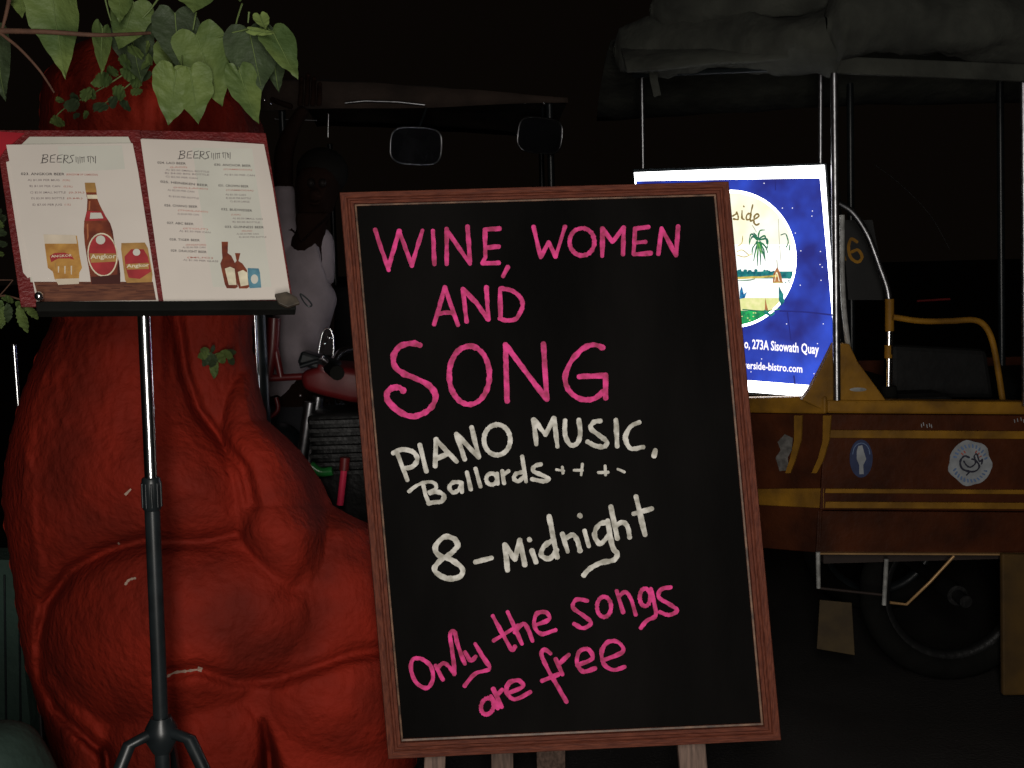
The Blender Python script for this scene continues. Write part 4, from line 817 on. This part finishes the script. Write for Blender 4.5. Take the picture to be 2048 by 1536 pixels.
b = Buf(); b_ball(b, G(560, 890, YM), .06, M['blackmetal'], 18, (1, 1, 1)); ho = b.build('headlight', mc, smooth=True)
b = Buf(); b_tube(b, [G(520, 890, YM), G(515, 890, YM)], [.05, .045], M['lens'], 20); b.build('lens', ho, smooth=True)
# arched mirror by the handlebar
arch = [(637, 706), (641, 682), (646, 664), (653, 657), (661, 660), (666, 674), (667, 694), (666, 712)]
b = Buf(); b_prism(b, [G(x, y, 2.72) for x, y in arch], (0, .02, 0), M['blackgloss']); mi_ = b.build('mirror', mc)
b = Buf(); b_tube(b, cr([G(x, y, 2.716) for x, y in arch], 5), .0022, M['chrome'], 8); b.build('mirror_rim', mi_, smooth=True)
b = Buf(); b_tube(b, [G(652, 712, 2.73), G(656, 745, 2.8)], .005, M['blackmetal'], 8); b.build('mirror_stem', mi_, smooth=True)
for x, y, r_ in ((659, 676, .006), (649, 687, .004), (645, 713, .0035), (601, 791, .004)): b = Buf(); b_ball(b, G(x, y, 2.705), r_, M['chrome'], 12); b.build('screw', mc, smooth=True)
b = Buf(); b_box(b, G(640, 725, 2.79), .1, .07, .035, M['blackmetal'], Matrix.Rotation(R(20), 3, 'Y')); b.build('instrument_cluster', mc, bevel=.008)
b = Buf(); b_tube(b, cr([G(x, y, 2.74) for x, y in ((600, 733), (615, 728), (640, 722), (668, 730))], 5), .006, M['blackmetal'], 8); b.build('brake_lever', mc, smooth=True)
b = Buf(); b_tube(b, [G(548, 636, 2.78), G(545, 690, 2.78), G(536, 755, 2.78)], [.017, .017, .012], M['mred'], 10); b.build('rack_tube', mc, smooth=True)
b = Buf(); b_tube(b, [G(546, 672, 2.78), G(562, 755, 2.78)], .009, M['mred'], 10); b.build('rack_tube', mc, smooth=True)
b = Buf(); b_tube(b, [G(530, 757, 2.78), G(620, 752, 2.78)], .009, M['mred'], 10); b.build('rack_tube', mc, smooth=True)
b = Buf(); b_tube(b, cr([G(x, y, 2.76) for x, y in ((552, 795), (556, 818), (544, 832), (530, 838))], 5), .006, M['mred'], 8); b.build('brake_cable', mc, smooth=True)
b = Buf(); b_tube(b, [G(688, 940, 2.62), G(680, 1010, 2.62)], .0085, M['pinkred'], 12); b_tube(b, [G(690, 915, 2.62), G(688, 940, 2.62)], .012, M['mred'], 12); b.build('shock_absorber', mc, smooth=True)
b = Buf(); b_tube(b, cr([G(x, y, 2.7) for x, y in ((620, 930), (640, 944), (665, 942))], 4), [.012] * 9, M['gplastic'], 8); b.build('green_hose', mc, smooth=True)

# ------------------------------------------------------------------ person behind the motorcycle
YP = 3.12
pr = thing('person', 'person in a pale mauve short sleeved shirt standing behind motorcycle, one arm raised', 'person', (G(600, 900, YP).x, YP, 0))
g = lambda x, y, dy=0: G(x, y, YP + dy)
pc = g(578, 800)
J = {'pel': (pc, .075), 'wa': (g(590, 700), .06), 'ch': (g(606, 600), .06), 'uc': (g(610, 520), .045), 'nk': (g(624, 450, -.03), .04), 'jaw': (g(634, 404, -.06), (.045, .05)), 'sk': (g(640, 358, -.04), (.068, .075)), 'top': (g(642, 338, -.03), (.05, .055)),
     'nose': (g(628, 384, -.125), .009),
     'ls': (g(578, 494), .03), 'lu': (g(568, 425, -.01), .026), 'lf': (g(567, 345, -.03), .029), 'le': (g(566, 305, -.05), .03), 'lw': (g(590, 245, -.05), .02), 'lh': (g(612, 214, -.05), (.035, .018)),
     'rs': (g(640, 505, .02), .038), 're': (g(650, 640, .06), .03), 'rw': (g(650, 730, .02), .022), 'rh': (g(656, 752, -.03), (.03, .016)),
     'lk0': (pc + Vector((-.1, 0, -.08)), .09), 'lk': (pc + Vector((-.12, -.06, -.40)), .06), 'la': (Vector((pc.x - .13, YP, .09)), .04), 'lt': (Vector((pc.x - .14, YP - .14, .035)), .035),
     'rk0': (pc + Vector((.1, 0, -.08)), .09), 'rk': (pc + Vector((.13, -.06, -.40)), .06), 'ra': (Vector((pc.x + .15, YP + .05, .09)), .04), 'rt': (Vector((pc.x + .16, YP - .09, .035)), .035)}
Ed = [('pel', 'wa'), ('wa', 'ch'), ('ch', 'uc'), ('uc', 'nk'), ('nk', 'jaw'), ('jaw', 'sk'), ('sk', 'top'), ('jaw', 'nose'), ('uc', 'ls'), ('ls', 'lu'), ('lu', 'lf'), ('lf', 'le'), ('le', 'lw'), ('lw', 'lh'), ('uc', 'rs'), ('rs', 're'), ('re', 'rw'), ('rw', 'rh'),
      ('pel', 'lk0'), ('lk0', 'lk'), ('lk', 'la'), ('la', 'lt'), ('pel', 'rk0'), ('rk0', 'rk'), ('rk', 'ra'), ('ra', 'rt')]
fing = []
for hp, sgn in ((J['lh'][0], 1), (J['rh'][0], -1)):
    for k in range(5):
        ln = (.028, .036, .04, .036, .028)[k]; a = (k - 2) * .017
        d = Vector((.2, -.3, .9 * sgn)).normalized()
        p0 = hp + Vector((a, 0, 0))
        if k == 0: d = Vector((-.9, -.2, .3 * sgn)).normalized()
        fing.append(({'a': (p0, .009), 'b': (p0 + d * ln, .0085), 'c': (p0 + d * ln * 1.7 + Vector((0, -.015, 0)), .0078), 'd': (p0 + d * ln * 2.1 + Vector((.004, -.035, 0)), .007)}, [('a', 'b'), ('b', 'c'), ('c', 'd')]))
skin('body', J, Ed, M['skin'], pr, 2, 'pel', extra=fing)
# shirt
S_ = {'hem': (g(566, 838), (.082, .09)), 'w1': (g(576, 752), .078), 'w2': (g(598, 662), .088), 'c': (g(616, 588), .1), 'u': (g(616, 505, .01), (.085, .075)), 'ls': (g(578, 498, .01), .04), 'lm': (g(569, 430, -.01), .034), 'lc': (g(567, 362, -.03), .033),
      'rs': (g(642, 500, .02), .05), 'rt': (g(652, 452, .02), .034), 'rm': (g(645, 575, .0), .042)}
Es = [('hem', 'w1'), ('w1', 'w2'), ('w2', 'c'), ('c', 'u'), ('u', 'ls'), ('ls', 'lm'), ('lm', 'lc'), ('u', 'rs'), ('rs', 'rt'), ('rs', 'rm')]
skin('shirt', S_, Es, M['shirt'], pr, 2, 'w2')
T_ = {'p': (pc + Vector((0, 0, .02)), .118), 'a': (pc + Vector((-.1, 0, -.08)), .1), 'b': (pc + Vector((-.12, -.06, -.40)), .07), 'c': (Vector((pc.x - .13, YP, .12)), .058), 'd': (pc + Vector((.1, 0, -.08)), .1), 'e': (pc + Vector((.13, -.06, -.40)), .07), 'f': (Vector((pc.x + .15, YP + .05, .12)), .058)}
skin('trousers', T_, [('p', 'a'), ('a', 'b'), ('b', 'c'), ('p', 'd'), ('d', 'e'), ('e', 'f')], M['trouser'], pr, 2, 'p')
b = Buf(); hc = g(645, 344, -.01); b_ball(b, hc, .08, M['hair'], 22, (.9, 1.05, .85)); b.build('hair', pr, smooth=True)
for x in (622, 645): b = Buf(); b_ball(b, g(x, 366, -.135), .011, M['eye'], 12); eo = b.build('eye', pr, smooth=True)
b = Buf(); b_tube(b, cr([g(620, 405, -.14), g(630, 408, -.145), g(640, 404, -.14)], 4), .004, M['skin'], 8); b.build('mouth', pr, smooth=True)
b = Buf(); b_prism(b, [g(x, y, -.10) for x, y in ((592, 425), (656, 425), (650, 436), (622, 462), (599, 484), (594, 466), (590, 440))], (0, .06, 0), M['skin']); b.build('open_collar', pr, bevel=.006)

# ------------------------------------------------------------------ plants
def leaf(parent, base, tip, wpx, Y, m, tilt=0, curl=.18, heart=True, fold=.12, Yt=None, name='leaf'):
    A = G(*base, Y); B = G(*tip, Yt if Yt else Y - .02); ax = B - A; L = ax.length; ax.normalize()
    vw = (A - CL).normalized(); sd = ax.cross(vw).normalized(); nr = sd.cross(ax).normalized()
    sd = (sd * math.cos(tilt) + nr * math.sin(tilt)).normalized(); nr = sd.cross(ax).normalized()
    W = wpx / F * Y / 2; N1 = 24; vs = []; fs = []
    HP = [(0, .0), (.2, -.085), (.5, -.13), (.82, -.07), (1, .1), (.99, .27), (.84, .46), (.6, .64), (.34, .79), (.13, .91), (0, 1.0)] if heart else [(0, 0), (.5, .1), (.9, .3), (1, .48), (.85, .68), (.45, .88), (0, 1)]
    OL = cr([Vector(p) for p in HP], 8); OL = [OL[round(k * (len(OL) - 1) / N1)] for k in range(N1 + 1)]
    sd_ = base[0] * .37 + tip[1] * .11
    for i in range(N1 + 1):
        mid = i / N1
        for k in range(-3, 4):
            s = k / 3; f = abs(s); sgn = 1 if k > 0 else -1; ov = OL[i]
            wob = 1 + (.16 * noise.noise(Vector((i * .35, sgn * 5, sd_))) + (.10 * ((i % 3) - 1) if not heart else 0)) * f
            u = ov.x * f * sgn * wob; t = mid + (ov.y - mid) * f
            rip = .05 * L * f * noise.noise(Vector((i * .45, sgn * 3, sd_ + 7)))
            vs.append(A + ax * (L * t) + sd * W * u + nr * (fold * W * abs(u) - curl * L * t * t * .6 + rip + .02 * L * noise.noise(Vector((t * 4, u * 2, base[1] * .1)))))
    for i in range(N1):
        for k in range(6): a = i * 7 + k; fs.append((a, a + 1, a + 8, a + 7))
    b = Buf(); b.add(vs, fs, m); o = b.build(name, parent, smooth=True)
    return o, A
def leafv(parent, *a, **k):
    o, A = leaf(parent, *a, **k)
    me = o.data; off = ORG[parent.name]; b = Buf(); pts = [me.vertices[i * 14 + 3].co + off for i in range(12)]
    vd = [(CL - p).normalized() * .0012 for p in pts]
    b_tube(b, [p + d for p, d in zip(pts, vd)], [.0011 * (1 - i / 14) for i in range(12)], M['vein'], 5); b.build('midrib', o, smooth=True); return o
vn = thing('climbing_vine', 'climbing vine with large heart shaped leaves hanging at the top left', 'plant', G(280, -300, 1.85))
L_ = [((100, -40), (126, 166), 120, 1.62, 'leaf', .25), ((35, -30), (50, 44), 58, 1.66, 'leaf', -.3), ((-8, 60), (2, 214), 66, 1.64, 'leafd', .3), ((205, 56), (197, 150), 62, 1.72, 'leaf', .7),
      ((268, 5), (240, 108), 100, 1.76, 'leaf', -.2), ((262, 60), (280, 175), 92, 1.80, 'leafd', .2), ((350, 26), (358, 150), 110, 1.74, 'leafd', .1), ((392, 70), (452, 224), 135, 1.72, 'leaf', -.1), ((342, 90), (350, 180), 90, 1.78, 'leaf', .2),
      ((352, 142), (335, 254), 100, 1.66, 'leaf', .1), ((380, 140), (399, 252), 100, 1.665, 'leaf', -.15), ((498, 58), (524, 188), 128, 1.70, 'leafd', .1), ((545, 62), (594, 164), 84, 1.68, 'leaf', .5),
      ((478, 140), (512, 260), 78, 1.67, 'leaf', .35), ((520, 30), (532, 66), 34, 1.66, 'leafl', .2), ((500, 60), (560, 72), 20, 1.66, 'leafl', .4), ((388, -46), (386, 32), 112, 1.74, 'leaf', .1), ((476, -40), (480, 10), 62, 1.74, 'leaf', 0),
      ((440, 100), (470, 190), 84, 1.76, 'leafd', -.2), ((548, 120), (556, 190), 46, 1.74, 'leafd', .3), ((240, -30), (236, 50), 66, 1.73, 'leaf', .3), ((300, 30), (320, 90), 52, 1.79, 'leafd', .2)]
for (a, c, wd, Y, m, tl) in L_: leafv(vn, a, c, wd * random.uniform(.76, .88), Y, M[m], tilt=tl, fold=random.uniform(-.1, .35), curl=random.uniform(.05, .35))
def twig(parent, pix, r, m='twig', name='twig'):
    b = Buf(); P = cr([G(x, y, Y) for x, y, Y in pix], 6); n_ = len(P); b_tube(b, P, [r * (1 - .5 * i / n_) for i in range(n_)], M[m], 8); return b.build(name, parent, smooth=True)
twig(vn, [(-80, 60, 1.6), (20, 62, 1.6), (100, 64, 1.6), (200, 70, 1.62), (300, 66, 1.7)], .0046); twig(vn, [(0, 66, 1.6), (40, 98, 1.6), (80, 142, 1.61), (108, 185, 1.63)], .0026)
twig(vn, [(24, -30, 1.61), (14, 20, 1.6), (4, 60, 1.6)], .0035)
for P in ([(206, -20, 1.73), (216, 22, 1.73), (222, 42, 1.73)], [(318, -5, 1.75), (300, 20, 1.76), (285, 36, 1.76)], [(392, 25, 1.74), (386, 60, 1.73)], [(484, 8, 1.74), (474, 40, 1.72), (470, 62, 1.71)], [(395, 88, 1.74), (430, 76, 1.72), (470, 64, 1.7), (505, 58, 1.69)], [(498, 24, 1.68), (496, 46, 1.68)], [(470, 120, 1.7), (482, 145, 1.68)], [(365, 105, 1.72), (362, 140, 1.67)], [(480, 62, 1.7), (510, 56, 1.68), (545, 66, 1.67)], [(310, 30, 1.75), (345, 30, 1.74)]): twig(vn, P, .0016, 'vein', 'leaf_stalk')
twig(vn, [(-80, -60, 1.7), (100, -80, 1.75), (280, -60, 1.78), (480, -70, 1.78)], .006, name='stem')
random.seed(11)
fn = thing('trailing_plant', 'small leaved trailing plant lying on the red sculpture above the menu', 'plant', G(200, 120, 1.85))
SM = [((182, 168), (226, 150), 20), ((172, 192), (196, 180), 18), ((160, 184), (190, 196), 22), ((224, 178), (258, 196), 22), ((126, 208), (168, 214), 20), ((188, 206), (218, 226), 22), ((100, 244), (136, 240), 18), ((236, 120), (270, 128), 22), ((255, 108), (290, 100), 24), ((270, 120), (302, 138), 22),
      ((240, 140), (280, 152), 24), ((256, 150), (292, 172), 24), ((280, 146), (306, 160), 20), ((214, 146), (240, 138), 18), ((200, 160), (232, 166), 18), ((216, 196), (240, 214), 18), ((238, 206), (270, 216), 16), ((148, 226), (160, 240), 12), ((168, 222), (178, 240), 12), ((140, 196), (162, 190), 14), ((262, 178), (288, 192), 16), ((284, 88), (304, 102), 18), ((116, 192), (124, 212), 12), ((290, 120), (312, 118), 16)]
for a, c, wd in SM: leaf(fn, a, c, wd * 1.35, 1.80 + random.uniform(-.02, .02), M['leaf' if random.random() < .7 else 'leafd'], tilt=random.uniform(-.5, .5), heart=False, curl=.3)
twig(fn, [(300, 90, 1.83), (270, 130, 1.83), (230, 160, 1.83), (180, 190, 1.83), (130, 216, 1.83), (100, 246, 1.83)], .0016, 'vein'); twig(fn, [(290, 140, 1.83), (250, 176, 1.83), (200, 214, 1.83)], .0014, 'vein')
f2 = thing('potted_shrub', 'leafy shrub poking out below the lower left corner of the menu', 'shrub', G(0, 900, 1.9))
for a, c, wd in [((14, 606), (20, 650), 18), ((30, 604), (62, 624), 18), ((38, 610), (50, 672), 22), ((4, 600), (-10, 640), 22), ((60, 604), (92, 612), 16), ((10, 612), (-4, 660), 20), ((50, 606), (78, 646), 16), ((80, 612), (104, 630), 14), ((100, 614), (124, 622), 14), ((120, 618), (150, 632), 16), ((138, 614), (164, 622), 14), ((2, 596), (36, 600), 16),
                 ((-6, 430), (14, 452), 22), ((-10, 452), (10, 480), 24), ((-6, 480), (14, 500), 20), ((0, 440), (-14, 468), 24), ((-8, 420), (8, 434), 18), ((-10, 498), (6, 520), 18)]: leaf(f2, a, c, wd, 1.74 + random.uniform(-.03, .03), M['leaf' if random.random() < .6 else 'leafd'], tilt=random.uniform(-.5, .5), heart=False, curl=.3)
twig(f2, [(-60, 900, 1.85), (-40, 700, 1.8), (-10, 598, 1.76), (60, 603, 1.76), (160, 616, 1.78)], .0022); twig(f2, [(-50, 640, 1.78), (2, 588, 1.76), (26, 560, 1.76)], .0013); twig(f2, [(-20, 560, 1.76), (26, 560, 1.76)], .0012); twig(f2, [(-40, 700, 1.8), (-25, 520, 1.77), (-8, 430, 1.76)], .002)
f3 = thing('seedling', 'small green sprig growing on the red sculpture under the menu', 'plant', surf(425, 705, .0))
for a, c, wd in [((420, 706), (394, 716), 18), ((424, 704), (404, 734), 18), ((428, 708), (422, 738), 18), ((430, 712), (426, 760), 18), ((434, 706), (452, 728), 18), ((440, 704), (470, 714), 18), ((430, 700), (420, 694), 16), ((450, 706), (476, 702), 14), ((456, 712), (470, 732), 14), ((420, 700), (398, 702), 14)]:
    s_ = surf(*a, .02).y; leaf(f3, a, c, wd, s_, M['leafd' if random.random() < .5 else 'leaf'], tilt=random.uniform(-.4, .4), heart=False, curl=.2)
s_ = surf(430, 710, .012).y; twig(f3, [(430, 742, s_), (430, 710, s_), (450, 706, s_), (468, 708, s_)], .0012, 'vein')
